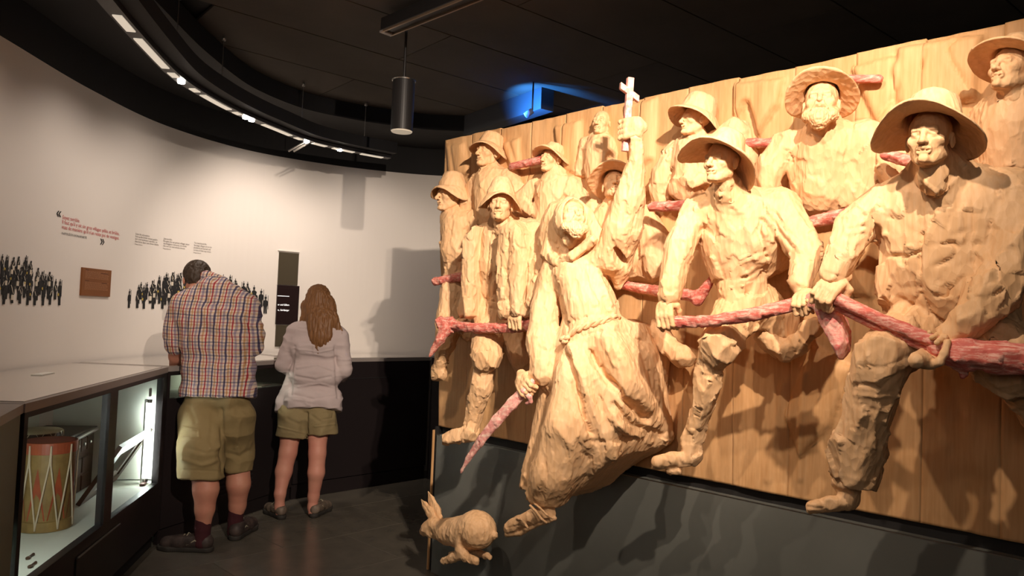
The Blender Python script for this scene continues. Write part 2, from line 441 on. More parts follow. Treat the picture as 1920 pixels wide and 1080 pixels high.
# ------------------------------------------------------------------ head, hat, gripping hand, boot (built once, then placed)
_cache = {}
def head_mesh(kind='plain', h=.0034):
    key = ('head', kind)
    if key in _cache: return _cache[key]
    s = Solid()
    s.ell((0, .018, .035), (.074, .094, .082), k=.01)
    s.ell((0, -.022, -.028), (.058, .062, .080), k=.03)
    for x in (-1, 1):
        s.cap((x * .046, .01, -.055), (x * .018, -.058, -.093), .020, .018, .02)
        s.ell((x * .043, -.052, -.018), (.022, .02, .018), k=.018)
    s.cap((-.034, -.073, .020), (.034, -.073, .020), .0135, k=.012)
    s.cap((0, -.080, .018), (0, -.078, .03), .012, k=.012)
    for x in (-1, 1):
        s.ell((x * .031, -.092, .000), (.017, .018, .0135), k=.010, sub=True)
    for x in (-1, 1):
        s.ell((x * .031, -.069, .001), (.0145, .0125, .011), k=.003)
        s.cap((x * .019, -.079, .008), (x * .043, -.073, .006), .0045, k=.004)
        s.cap((x * .021, -.077, -.008), (x * .041, -.072, -.007), .0035, k=.004)
    s.cap((0, -.082, .016), (0, -.109, -.030), .0085, .0125, .008)
    for x in (-1, 1): s.ell((x * .0125, -.096, -.033), (.0085, .011, .008), k=.006)
    s.ell((0, -.078, -.056), (.028, .014, .02), k=.012)
    s.cap((-.021, -.082, -.057), (0, -.094, -.053), .006, .0065, .004)
    s.cap((.021, -.082, -.057), (0, -.094, -.053), .006, .0065, .004)
    s.cap((-.017, -.083, -.068), (.017, -.083, -.068), .0075, k=.005)
    s.cap((-.025, -.086, -.0615), (.025, -.086, -.0615), .0032, k=.004, sub=True)
    s.ell((0, -.079, -.093), (.020, .017, .016), k=.012)
    for x in (-1, 1):
        s.cap((x * .028, -.084, -.034), (x * .036, -.074, -.062), .004, k=.008, sub=True)
        s.ell((x * .077, .012, -.008), (.010, .019, .031), k=.006)
        s.ell((x * .087, .008, -.006), (.006, .010, .018), k=.004, sub=True)
    if kind == 'beard':
        s.chain([((-.062, -.005, -.04), .018), ((-.048, -.05, -.082), .026), ((0, -.078, -.108), .031), ((.048, -.05, -.082), .026), ((.062, -.005, -.04), .018)], k=.016)
        s.chain([((-.03, -.083, -.062), .007), ((-.012, -.097, -.045), .009), ((.012, -.097, -.045), .009), ((.03, -.083, -.062), .007)], k=.006)
        s.ell((0, -.07, -.125), (.034, .03, .035), k=.02)
        s.cap((-.012, -.101, -.066), (.012, -.101, -.066), .004, k=.004, sub=True)
    s.cap((0, .025, -.07), (0, .040, -.115), .046, .044, .02)
    V, Q = s.mesh(h)
    N = vnormals(V, Q)
    d = .0016 * (1.6 * worley(V / .017, 5) - .5)
    if kind == 'beard':
        b = np.clip((-.052 - V[:, 2]) / .02, 0, 1) * np.clip((-.01 - V[:, 1]) / .03, 0, 1)
        d += b * .0045 * (1 - 2 * np.abs(vnoise(V * np.array([130, 130, 45]), 3)))
    V = V + N * d[:, None]
    _cache[key] = (V, Q); return V, Q
def hat_mesh(rc=.086, rb=.158, hc=.105, taper=.76, droop=.03, wave=.03, ph=0.6, seed=1, dent=.0):
    prof = [(0.001, hc - .008), (rc * taper - .01, hc - .010), (rc - .008, .006), (rc, -.004)]
    for t in np.linspace(.12, 1, 9): prof.append((rc + (rb - rc) * t, -.005))
    prof += [(rb + .003, .001)]
    for t in np.linspace(1, .12, 9): prof.append((rc + (rb - rc) * t, .007))
    prof += [(rc + .005, .010), (rc + .003, .03), (rc * (1 + taper) / 2 + .003, hc * .6), (rc * taper + .004, hc * .9), (rc * taper - .006, hc), (rc * taper * .5, hc + .002 - dent), (0.001, hc + .003 - dent)]
    n = 72; rs = []
    # refine
    pr = []
    for (a, b) in zip(prof, prof[1:]):
        k = max(1, int(math.dist(a, b) / .012))
        for i in range(k): t = i / k; pr.append((a[0] + (b[0] - a[0]) * t, a[1] + (b[1] - a[1]) * t))
    pr.append(prof[-1]); m = len(pr)
    A = 2 * np.pi * np.arange(n) / n; P = np.array(pr)
    X = P[:, 0][:, None] * np.cos(A); Y = P[:, 0][:, None] * np.sin(A) * 1.1; Z = np.repeat(P[:, 1][:, None], n, 1)
    t = np.clip((P[:, 0] - rc) / (rb - rc), 0, 1.1)[:, None]
    Z = Z + t ** 1.4 * (-droop + wave * np.cos(2 * (A - ph)) + wave * .45 * np.sin(3 * A + ph + seed))
    V = np.stack([X.ravel(), Y.ravel(), Z.ravel()], 1)
    i = np.arange(m - 1)[:, None] * n; k = np.arange(n)[None, :]; k2 = (k + 1) % n
    Q = np.stack([i + k, i + k2, i + n + k2, i + n + k], -1).reshape(-1, 4)
    N = vnormals(V, Q)
    V = V + N * (.0032 * (1.6 * worley(V / .032, seed) - .6) + .0025 * vnoise(V * 14, seed))[:, None]
    return V, Q
def hand_mesh(Rg, side=1, h=.003, stub=True):
    """hand gripping a rod of radius Rg that lies along x; wrist towards +z, back of the hand towards -y"""
    key = ('hand', round(Rg, 4), side, stub)
    if key in _cache: return _cache[key]
    s = Solid(); rf = Rg + .0095
    s.box((0, -(Rg + .010), .030), (.038, .0125, .034), rd=.011, k=.01)
    s.chain([((0, -(Rg + .006), .055), .026), ((0, -Rg * .8, .100 if stub else .062), .023)], k=.02)
    lens = [(.94, .0100), (1.08, .0105), (1.0, .0100), (.80, .0088)]
    for i, (ln, r) in enumerate(lens):
        x = side * (.031 - i * .0205); pts = []
        a0, a1 = R(180), R(180 + 205 * ln)           # angle in (y,z): 180 = front (-y), 270 = below
        for j, t in enumerate((0, .34, .36, .66, .68, 1)):
            a = a0 + (a1 - a0) * t; rr = rf + (.004 if j in (1, 3) else 0)
            pts.append(((x, rr * math.cos(a), rr * math.sin(a)), r * (1.08 if j in (0, 1, 3) else .96 if j < 5 else .85)))
        s.cap((x, -(Rg + .014), .040), pts[0][0], r * .9, r * 1.1, k=.006)
        s.chain(pts, k=.0025)
    x = side * .034                                   # thumb: leaves the side of the palm, closes over the top
    s.chain([((x * .9, -(Rg + .006), .052), .014), ((x * 1.35, -Rg * .6, .046 + Rg * .3), .0125), ((x * 1.30, Rg * .35, Rg + .012), .0115), ((x * 1.0, Rg + .009, Rg * .35), .0098)], k=.006)
    V, Q = s.mesh(h); N = vnormals(V, Q)
    V = V + N * (.0011 * (1.6 * worley(V / .012, 9) - .5))[:, None]
    _cache[key] = (V, Q); return V, Q
def face_frame(pos, yaw, pitch, roll, W):
    """axes (columns) of a head at world pos; yaw>0 turns to the viewer's left"""
    c = EYE - pos; c[2] = 0; c /= np.linalg.norm(c); l = np.cross(c, [0, 0, 1]) * -1
    l = np.array([c[1], -c[0], 0]); 
    if l[0] > 0: l = -l
    y, p, r = R(yaw), R(pitch), R(roll)
    f = math.cos(p) * (math.cos(y) * c + math.sin(y) * l) + math.sin(p) * np.array([0, 0, 1.])
    up = np.array([0, 0, 1.]) - f * f[2]; up /= np.linalg.norm(up); X = np.cross(-f, up)
    M = np.array([X, -f, up]).T
    cr, sr = math.cos(r), math.sin(r); Rr = np.array([[cr, 0, sr], [0, 1, 0], [-sr, 0, cr]])
    return M @ Rr
# ------------------------------------------------------------------ room shell
CEIL = 3.24; WTOP = 2.84; CASE_H = 1.10
M_black = mat('matt_black_paint', (.010, .009, .009), .75)
M_dark = mat('charcoal_ceiling', (.10, .082, .066), .9, var=(1.3, (.065, .054, .045), .25), bump=(60, .3, .004))
M_darkwall = mat('dark_aubergine_wall', (.020, .014, .016), .9)
M_floor = mat('dark_stone_tile', (.12, .105, .083), .26, var=(7, (.085, .076, .062), .25), bump=(90, .12, .001))
M_grout = mat('dark_grout', (.012, .011, .010), .8)
M_wall = mat('warm_white_plaster', (.72, .67, .62), .85, bump=(35, .05, .002))
M_case = mat('case_black_lacquer', (.018, .013, .014), .42, bump=(150, .1, .0006))
M_caseside = mat('case_grey_green_panel', (.18, .205, .165), .6)
M_top = mat('worktop_grey_glass', (.50, .46, .40), .10, spec=.9, coat=1, metal=.45)
M_rim = mat('worktop_edge_grey', (.33, .29, .27), .35)
M_white = mat('case_lining_white', (.66, .68, .60), .7)
M_glass = mat('pane_glass', (1, 1, 1), .01, trans=1.0, ior=1.03, spec=.5)
M_metal = mat('brushed_steel', (.55, .53, .5), .3, metal=1)
M_blackmetal = mat('black_lamp_metal', (.022, .020, .020), .45)

def prism_wall(name, pts, z0, z1, th, m, parent=None, **props):
    """a wall that follows a curve in plan; th: thickness to the left of the direction of travel"""
    P = np.array(pts, float); n = len(P); T = np.gradient(P, axis=0); T /= np.linalg.norm(T, axis=1, keepdims=True)
    Nn = np.stack([-T[:, 1], T[:, 0]], 1) * th; B = MB(); V = []
    for (p, q) in zip(P, P + Nn): V += [(p[0], p[1], z0), (p[0], p[1], z1), (q[0], q[1], z1), (q[0], q[1], z0)]
    F = []
    for i in range(n - 1):
        a = i * 4; b = a + 4
        for k in range(4): F.append((a + k, a + (k + 1) % 4, b + (k + 1) % 4, b + k))
    F += [(0, 1, 2, 3), ((n - 1) * 4 + 3, (n - 1) * 4 + 2, (n - 1) * 4 + 1, (n - 1) * 4)]
    B.add(V, F); return B.build(name, m, parent, **props)
def spline(pts, per=10):
    P = np.array(pts, float); P = np.vstack([2 * P[0] - P[1], P, 2 * P[-1] - P[-2]]); out = []
    for i in range(1, len(P) - 2):
        for t in np.arange(per) / per:
            a, b, c, d = P[i - 1], P[i], P[i + 1], P[i + 2]
            out.append(.5 * (2 * b + (c - a) * t + (2 * a - 5 * b + 4 * c - d) * t * t + (3 * b - a - 3 * c + d) * t ** 3))
    out.append(P[-2]); return np.array(out)
WALLC = spline([(-1.75, -.9), (-2.15, .6), (-2.48, 2.0), (-2.63, 3.0), (-2.70, 3.92), (-2.74, 4.74), (-2.67, 5.6), (-2.33, 6.36), (-1.76, 6.85), (-1.12, 7.13), (-.60, 7.2), (.3, 7.1), (1.6, 6.7)], 12)
fl = new_obj('floor', None); fl.name = 'floor_empty'
bpy.data.objects.remove(fl)
b = MB(); b.box((.6, 3.0, -.06), (8.4, 11.2, .10)); FLOOR = b.build('floor', M_grout, kind='structure')
b = MB(); b.box((.6, 3.0, CEIL + .08), (8.4, 11.2, .12)); CEILO = b.build('ceiling', M_black, kind='structure')
# floor tiles over the part of the floor in view
tile = MB().box((0, 0, 0), (.897, .597, .012), ch=.0015)
tme = mesh_np('tile', tile.v, tile.f, [M_floor], False)
rt = REL_ROT + math.pi / 2; ca, sa = math.cos(rt), math.sin(rt)
for i in range(-6, 8):
    for j in range(-8, 9):
        lx = .9 * i + (.45 if j % 2 else 0); ly = .6 * j
        x = RB[0] + ca * lx - sa * ly; y = RB[1] + sa * lx + ca * ly
        if not (-3.0 < x < 2.2 and 1.6 < y < 7.6): continue
        o = new_obj('tile', tme, FLOOR); o.location = (x, y, -.006 + random.Random(i * 31 + j).uniform(-.0005, .0)); o.rotation_euler = (0, 0, rt)
# ceiling boards, their joints run along the long seams of the photograph
dv = ray(2620, 716); dv[2] = 0; dv /= np.linalg.norm(dv); ra = math.atan2(dv[1], dv[0])
pA = on_z(540, 50, CEIL); pB = on_z(470, 101, CEIL); pC = on_z(650, 0, CEIL)
nd = np.array([-dv[1], dv[0], 0])
offs = sorted([float((p - pA) @ nd) for p in (pB, pC)])
pitch_w = abs(offs[0]) if abs(offs[0]) > .2 else .6
pitch_w = min(max(pitch_w, .45), 1.0)
bd = MB().box((0, 0, 0), (2.494, pitch_w - .008, .02), ch=.002); bme = mesh_np('panel', bd.v, bd.f, [M_dark], False)
for i in range(-3, 5):
    for j in range(-8, 11):
        c = pA + dv * (2.5 * i + .8 + (1.25 if j % 2 else 0)) + nd * pitch_w * (j + .5)
        if not (-2.6 < c[0] < 4.2 and .6 < c[1] < 7.4): continue
        o = new_obj('panel', bme, CEILO); o.location = (c[0], c[1], CEIL + .008); o.rotation_euler = (0, 0, ra)
prism_wall('wall_left', WALLC, 0, WTOP, .10, M_wall, kind='structure')
prism_wall('trim_1', WALLC + 0.0, WTOP + .002, CEIL + .02, .10, M_black, kind='structure')
# dropped black soffit along the wall, above the light track
T = np.gradient(WALLC, axis=0); T /= np.linalg.norm(T, axis=1, keepdims=True); INW = np.stack([T[:, 1], -T[:, 0]], 1)
inner = WALLC + INW * .74
V = []; F = []
for p, q in zip(WALLC, inner): V += [(p[0], p[1], 3.10), (p[0], p[1], 3.235), (q[0], q[1], 3.235), (q[0], q[1], 3.10)]
for i in range(len(WALLC) - 1):
    a = i * 4
    for k in range(4): F.append((a + k, a + (k + 1) % 4, a + 4 + (k + 1) % 4, a + 4 + k))
b = MB(); b.add(V, F); b.build('trim_2', M_black, kind='structure')
for nm, c, d in (('wall_right', (4.75, 3.0, 1.6), (.1, 11.2, 3.3)), ('wall_back', (.6, 8.55, 1.6), (8.4, .1, 3.3)), ('wall_front', (.6, -2.55, 1.6), (8.4, .1, 3.3)), ('wall_outer', (-3.55, 3.0, 1.6), (.1, 11.2, 3.3))):
    MB().box(c, d).build(nm, M_darkwall, kind='structure')
# far bulkhead with the blue wash
pb = on_z(1027, 150, CEIL - .02)
bw = PD(1027, 172, 5.6); bl = PD(880, 232, 6.5)
ex = bl - bw; ex[2] = 0; Lx = np.linalg.norm(ex); ex /= Lx
M_bulk = mat('bulkhead_grey', (.055, .06, .07), .8)
B = MB(); Mx = Mframe(ex, (0, 0, 1)); c = (bw + bl) / 2; B.box((c[0], c[1], 3.155), (Lx, .12, .165), Mx)
B.build('beam', M_bulk, kind='structure')
off = np.array([-ex[1], ex[0], 0]); off = off if (EYE - bw) @ off > 0 else -off
q = PD(985, 217, 5.45)
bluel = spot('blue_spot', (bw[0] + off[0] * .35, bw[1] + off[1] * .35, 2.95), (bw[0] + ex[0] * .12, bw[1] + ex[1] * .12, 3.13), 42, 80, (.04, .28, 1), .02, .8)
t = thing('small_spotlight', 'small blue lit spotlight hanging beside the blue washed beam behind the relief', 'spotlight', (q[0], q[1], q[2]))
MB().tube([(0, 0, 0), (0.05, 0, .04)], .022, 12).build('lamp_body', mat('pale_blue_lamp', (.25, .3, .55), .5), t, smooth=True)
MB().box((.05, 0, (CEIL - q[2]) / 2 + .01), (.012, .012, CEIL - q[2] - .03)).build('stem', M_blackmetal, t)

# ------------------------------------------------------------------ track, wires, lamps
TRC = spline([tuple(on_z(x, y, 2.81)[:2]) for x, y in ((150, -60), (195, 0), (270, 85), (330, 145), (390, 184), (450, 215), (515, 242), (575, 265), (650, 283), (730, 298))], 6)
t = thing('curved_light_track', 'curved black lighting track with bright inserts hanging on thin wires above the white wall', 'track light')
def ribbon(P, wd, z0, z1, name, m, parent, i0=0, i1=None):
    P = np.array(P)[i0:i1]; T_ = np.gradient(P, axis=0); T_ /= np.linalg.norm(T_, axis=1, keepdims=True); Nn = np.stack([-T_[:, 1], T_[:, 0]], 1)
    V = []; F = []
    for p, q in zip(P - Nn * wd / 2, P + Nn * wd / 2): V += [(p[0], p[1], z0), (p[0], p[1], z1), (q[0], q[1], z1), (q[0], q[1], z0)]
    for i in range(len(P) - 1):
        a = i * 4
        for k in range(4): F.append((a + k, a + (k + 1) % 4, a + 4 + (k + 1) % 4, a + 4 + k))
    F += [(0, 1, 2, 3), (len(P) * 4 - 1, len(P) * 4 - 2, len(P) * 4 - 3, len(P) * 4 - 4)]
    b = MB(); b.add(V, F); return b.build(name, m, parent)
Tt = np.gradient(TRC, axis=0); Tt /= np.linalg.norm(Tt, axis=1, keepdims=True); Nt = np.stack([-Tt[:, 1], Tt[:, 0]], 1)
ribbon(TRC, .075, 2.812, 2.85, 'rail', M_blackmetal, t)
ribbon(TRC - Nt * .085, .09, 2.84, 2.93, 'rail_fascia', M_black, t)
M_ins = mat('track_insert', (.5, .45, .38), .5, emit=((1, .86, .68), .22))
M_lampon = mat('lamp_lens', (1, 1, 1), .3, emit=((1, .95, .85), 18))
n = len(TRC); segs = [(8, 10), (11, 16), (17, 18), (21, 22), (23, 28), (29, 30), (34, 36), (36, 39), (40, 41), (43, 45), (46, 49), (50, 51), (51, 53)]
for a, c2 in segs:
    if c2 < n: ribbon(TRC, .042, 2.806, 2.8125, 'insert', M_ins, t, a, c2 + 1)
for i in (19, 31, 32, 42, 47):
    p = TRC[i]; MB().lathe([(0.0, 0), (.020, .001), (.022, .012), (0, .014)], (p[0], p[1], 2.798), 14).build('lens', M_lampon, t, smooth=True)
for (x, y0, y1) in ((302, 0, 80), (396, 70, 160), (577, 160, 236), (685, 195, 288)):
    pz = on_z(x, y0 if y0 else -5, CEIL - .02); k = int(np.argmin(np.linalg.norm(TRC - pz[:2], axis=1))); p = TRC[k] - Nt[k] * .05
    MB().tube([(p[0], p[1], 2.85), (p[0], p[1], CEIL - .01)], .0025, 6).build('wire', M_metal, t)
    MB().lathe([(.012, 0), (.012, .02), (.003, .03)], (p[0], p[1], CEIL - .035), 10).build('wire_fastener', M_metal, t, smooth=True)
# the adjustable head that sticks out of the track
kk = int(np.argmin([abs(pix(np.array([*p, 2.81]))[0] - 572) for p in TRC])); p = TRC[kk]
for s_ in (-.02, .02):
    MB().tube([(p[0] + s_, p[1], 2.80), (p[0] + s_ - .11, p[1] - .03, 2.72)], .008, 8).build('clip_arm', M_metal, t)
# wall washing lamps in the track
for i, (e, tx) in enumerate(((8, .0), (20, .0), (31, 0), (42, 0), (52, 0))):
    k = e if e < n else n - 1; p = TRC[k]; j = int(np.argmin(np.linalg.norm(WALLC - p, axis=1))); wq = WALLC[j]
    spot('wall_washer', (p[0], p[1], 2.79), (wq[0] + .1, wq[1] + .1, 1.75), (9, 9, 11, 38, 9)[i], 120, (1, .845, .72), .05, 1.0)

# pendant track piece parallel to the relief
c0 = on_z(724, 62, 3.12); dirp = EU.copy()
t = thing('linear_ceiling_lamp', 'long black box shaped ceiling lamp with two bronze edge strips, unlit', 'ceiling lamp', (c0[0], c0[1], 3.12), REL_ROT)
MB().box((1.2, 0, .04), (2.4, .085, .075), ch=.003).build('housing', M_blackmetal, t)
for s_ in (-.034, .034): MB().box((1.2, s_, -.002), (2.396, .010, .012)).build('edge_strip', mat('bronze_strip', (.34, .24, .16), .35, metal=.6), t)
MB().box((.006, 0, -.001), (.03, .08, .012)).build('end_cap', M_rim, t)
MB().box((.6, 0, .09), (.02, .02, .04)).build('bracket', M_blackmetal, t); MB().box((1.8, 0, .09), (.02, .02, .04)).build('bracket', M_blackmetal, t)
# cylinder lamp
Yc = 4.5; pb_ = PD(753, 247, Yc); rr = m_of(21, Yc)
t = thing('cylinder_pendant_lamp', 'black cylinder lamp hanging from the ceiling, its round pale diffuser facing down', 'ceiling lamp', (pb_[0], pb_[1], pb_[2]))
hh = PD(753, 152, Yc)[2] - pb_[2]
MB().lathe([(rr - .012, .0), (rr, .004), (rr, hh), (rr - .02, hh + .002), (.001, hh + .002)], n=40).build('housing', M_blackmetal, t, smooth=False)
MB().lathe([(.001, -.003), (rr - .006, -.003), (rr - .002, .004), (rr - .012, .005)], n=40).build('diffuser', mat('diffuser', (.7, .62, .5), .5, emit=((1, .82, .6), .12)), t)
MB().lathe([(.008, hh), (.008, CEIL - pb_[2])], n=12).build('stem', M_blackmetal, t)
MB().lathe([(rr + .004, hh - .002), (rr + .006, hh + .004), (rr - .01, hh + .006)], n=40).build('top_ring', M_metal, t)

# ------------------------------------------------------------------ display cases along the wall
def off_wall(p, d=.0):
    j = int(np.argmin(np.linalg.norm(WALLC - np.array(p[:2]), axis=1))); return WALLC[j] + INW[j] * (d + .003)
CA = on_z(48, 757, CASE_H)[:2]; CB = on_z(316, 688, CASE_H)[:2]
CZ = on_z(-60, 815, CASE_H)[:2]; CCc = np.array([-1.66, 5.90]); CDd = np.array([-.72, 6.86])
print('case corners', CA, CB, CZ, 'relief', RB, 'rot', math.degrees(REL_ROT), 'v', V_BOT, V_TOP, 'uend', U_END, 'n', EN)
def plan_shape(front, back): return [tuple(p) for p in front] + [tuple(p) for p in back[::-1]]
def case_top(name, label, fr, m, z, parent=None, th=.012, dset=0.02):
    pass
def body_between(p, q, dep_p, dep_q): return
def wall_pts(p, q, n=6, gap=.015):
    P = off_wall(p); Q2 = off_wall(q)
    i0 = int(np.argmin(np.linalg.norm(WALLC - P, axis=1))); i1 = int(np.argmin(np.linalg.norm(WALLC - Q2, axis=1)))
    ks = np.linspace(i0, i1, n).round().astype(int); return [WALLC[k] + INW[k] * gap for k in ks]
def in_front(p, q, s, d, z):      # a point on the front plane p->q at distance s along, d behind the plane
    e = (q - p) / np.linalg.norm(q - p); nn = np.array([-e[1], e[0]])   # to the left of travel = towards the wall
    r = p + e * s + nn * d; return np.array([r[0], r[1], z])
def ring_worktop(name, parent, p, q, m_top, m_edge, z):
    W_ = wall_pts(p, q); poly = [tuple(p), tuple(q)] + [tuple(x) for x in W_[::-1]]
    MB().prism(poly, z - .034, z).build(name, m_edge, parent)
    c = np.mean(np.array(poly), axis=0); ins = [tuple(c + (np.array(v) - c) * .955) for v in poly]
    MB().prism(ins, z, z + .0025).build('glass_top', m_top, parent)
    return poly
# --- lit showcase A-B
eAB = (CB - CA) / np.linalg.norm(CB - CA); LAB = np.linalg.norm(CB - CA); nAB = np.array([-eAB[1], eAB[0]])
azAB = math.atan2(eAB[1], eAB[0])
sc1 = thing('lit_display_case', 'lit museum case with two tall panes and a bright tube lamp, beside the man', 'display case', (CA[0], CA[1], 0), azAB)
def AB(px, py):                   # pixel on the front plane -> (s, z)
    p = on_plane(px, py, np.array([CA[0], CA[1], 0]), np.array([nAB[0], nAB[1], 0])); return float((p[:2] - CA) @ eAB), float(p[2])
def LAB_(p):                      # world xy -> local (s, depth)
    d = np.array(p[:2]) - CA; return (float(d @ eAB), float(d @ nAB))
s1l, z1t = AB(55, 759); s1r, _ = AB(209, 726); s2l, _ = AB(223, 722); s2r, z2t = AB(308, 702); _, z1b = AB(208, 974); _, z2b = AB(224, 960)
zt = (z1t + z2t) / 2; zb = (z1b + z2b) / 2
print('case', s1l, s1r, s2l, s2r, LAB, zt, zb)
DEP = .62
fr = MB()
zt = min(zt, CASE_H - .055)
B_ = sc1
MB().box((LAB / 2, .02, (zb - .012 + .10) / 2 + .0), (LAB, .04, zb - .012 - .10)).build('front_panel', M_case, B_)
MB().box((LAB / 2, .02, (zt + CASE_H - .034) / 2), (LAB, .04, CASE_H - .034 - zt)).build('top_rail', M_case, B_)
MB().box((LAB / 2, .02, zb - .006), (LAB, .04, .012)).build('bottom_rail', M_case, B_)
for (a, c2) in ((0, s1l), (s1r, s2l), (s2r, LAB)):
    MB().box(((a + c2) / 2, .02, (zt + zb) / 2), (c2 - a, .04, zt - zb)).build('post', M_case, B_)
MB().box((LAB / 2, .055, .05), (LAB, .03, .10)).build('toe_kick', M_black, B_)
MB().box((s1r - .05, -.004, zb - .17), (.55, .006, .22), ch=.002).build('access_flap', mat('flap_dark', (.03, .026, .024), .5), B_)
MB().box((s1r - .05, -.009, zb - .055), (.55, .006, .006)).build('flap_edge', M_metal, B_)
for (a, c2) in ((s1l, s1r), (s2l, s2r)):
    pn = MB().box(((a + c2) / 2, .012, (zt + zb) / 2), (c2 - a + .004, .006, zt - zb + .004)).build('pane', M_glass, B_)
MB().box((LAB / 2, .04 + DEP / 2, zb - .008), (LAB - .01, DEP, .012)).build('case_floor', M_white, B_)
MB().box((LAB / 2, .04 + DEP, (zb + CASE_H - .04) / 2), (LAB - .01, .012, CASE_H - .05 - zb)).build('back_lining', M_white, B_)
MB().box((LAB - .008, .04 + DEP / 2, (zb + CASE_H - .04) / 2), (.012, DEP, CASE_H - .05 - zb)).build('end_lining', M_white, B_)
MB().box((.008, .04 + DEP / 2, (zb + CASE_H - .04) / 2), (.012, DEP, CASE_H - .05 - zb)).build('end_lining', M_white, B_)
poly = [LAB_(p) for p in [CA, CB] + [x for x in wall_pts(CA, CB)[::-1]]]
MB().prism([(x, y) for x, y in poly], CASE_H - .034, CASE_H).build('worktop', M_rim, B_)
cc = np.mean(np.array(poly), axis=0); MB().prism([tuple(cc + (np.array(v) - cc) * .95) for v in poly], CASE_H, CASE_H + .0025).build('glass_top', M_top, B_)
lab = MB().box((LAB * .62, .42, CASE_H + .005), (.16, .05, .004)); lab.build('top_label', mat('label_white', (.7, .68, .62), .6), B_)
# tube lamp inside the right end
M_tube = mat('tube_on', (1, 1, 1), .4, emit=((.88, 1.0, .93), 17))
tl = thing('tube_lamp', 'bright white vertical tube lamp at the right end inside the lit case', 'lamp', (*in_front(CA, CB, s2r + .012 - .03, .07, 0)[:2], zb), azAB)
hz = AB(312, 752)[1] - zb
MB().tube([(0, 0, .03), (0, 0, hz)], .012, 14).build('tube', M_tube, tl, smooth=True)
MB().box((0, .02, .5 * hz + .012), (.03, .01, hz + .02)).build('lamp_holder', M_metal, tl)
MB().tube([(0, 0, .01), (0, 0, .032)], .014, 12).build('socket', M_metal, tl); MB().tube([(0, 0, hz), (0, 0, hz + .02)], .014, 12).build('socket', M_metal, tl)
MB().box((-.015, -.004, hz + .065), (.02, .012, .05), ch=.003).build('switch', M_rim, tl)
MB().box((-.035, .0, .006), (.06, .03, .012), ch=.004).build('foot', mat('foot_brown', (.12, .04, .03), .5), tl)

area('case_lamp', tuple(in_front(CA, CB, .02, .10, .72)), tuple(in_front(CA, CB, .6, .18, .60)), 1.5, .03, .5, (.9, 1, .92))
# --- case section left of A (grey side)
c2_ = thing('side_display_case', 'grey fronted end of the display counter at the left edge, pale labels on top', 'display case', (CZ[0], CZ[1], 0), math.atan2(*(CA - CZ)[::-1]))
e2 = (CA - CZ) / np.linalg.norm(CA - CZ); n2 = np.array([-e2[1], e2[0]])
def L2(p): d = np.array(p[:2]) - CZ; return (float(d @ e2), float(d @ n2))
LL = np.linalg.norm(CA - CZ)
MB().box((LL / 2 - .01, .03, (CASE_H - .034) / 2), (LL - .02, .04, CASE_H - .034)).build('front_panel', M_caseside, c2_)
poly = [L2(p) for p in [CZ, CA] + wall_pts(CZ, CA)[::-1]]
_c = np.mean(np.array(poly), axis=0); poly = [tuple(_c + (np.array(v) - _c) * .992) for v in poly]
MB().prism(poly, CASE_H - .034, CASE_H - .001).build('worktop', M_rim, c2_)
cc = np.mean(np.array(poly), axis=0); MB().prism([tuple(cc + (np.array(v) - cc) * .86) for v in poly], CASE_H - .001, CASE_H + .002).build('glass_top', mat('worktop_glass_pale', (.42, .37, .33), .12, spec=.6), c2_)
# --- section B-C with the low lit window, and C-D
def section(name, label, P, Q2, lit, gap):
    e = (Q2 - P) / np.linalg.norm(Q2 - P); nn = np.array([-e[1], e[0]]); L = np.linalg.norm(Q2 - P)
    t = thing(name, label, 'display case', (P[0], P[1], 0), math.atan2(e[1], e[0]))
    def LC(p): d = np.array(p[:2]) - P; return (float(d @ e), float(d @ nn))
    poly = [LC(p) for p in [P, Q2] + wall_pts(P, Q2)[::-1]]
    c = np.mean(np.array(poly), axis=0); shr = [tuple(c + (np.array(v) - c) * .993) for v in poly]
    MB().prism(shr, CASE_H - .03, CASE_H).build('worktop', M_rim, t)
    MB().prism([tuple(c + (np.array(v) - c) * .93) for v in poly], CASE_H, CASE_H + .0025).build('glass_top', M_top, t)
    if lit:
        za, zc = .90, 1.045
        MB().box((L / 2, .02, .5), (L - .01, .04, .8)).build('front_panel', M_case, t)
        MB().box((L / 2, .02, (zc + 1.07) / 2), (L - .01, .04, 1.07 - zc)).build('top_rail', M_case, t)
        MB().box((L / 2, .012, (za + zc) / 2), (L - .05, .006, zc - za)).build('pane', M_glass, t)
        MB().box((L / 2, .25, za - .008), (L - .03, .42, .012)).build('case_floor', M_white, t)
        MB().box((L / 2, .45, (za + zc) / 2), (L - .05, .01, zc - za)).build('back_lining', M_white, t)
        for s_ in (.012, L - .012): MB().box((s_, .02, (za + zc) / 2), (.02, .04, zc - za)).build('post', M_case, t)
        for k in range(9): MB().box((L * .45, -.004, .20 + k * .030), (.50, .006, .014)).build('vent_slat', mat('vent_grey', (.028, .024, .026), .5) if k == 0 else bpy.data.materials['vent_grey'], t)
    else:
        MB().box((L / 2, .02, (CASE_H - .03 + .12) / 2), (L - .01, .04, CASE_H - .03 - .12)).build('front_panel', M_case, t)
        MB().box((L * .42, -.002, .93), (L * .6, .004, .005)).build('joint_strip', M_black, t)
    MB().box((L / 2, .03, .055), (L - .01, .03, .11)).build('toe_kick', M_case, t)
    return t, P, e, nn, L
C_mid = on_z(690, 668, CASE_H)[:2]; 
secB = section('low_window_case', 'dark case with a narrow lit window, between the man and the woman', CB, CCc, True, 0)
secC = section('dark_display_case', 'plain dark case front between the woman and the wooden relief', CCc, CDd, False, 0)
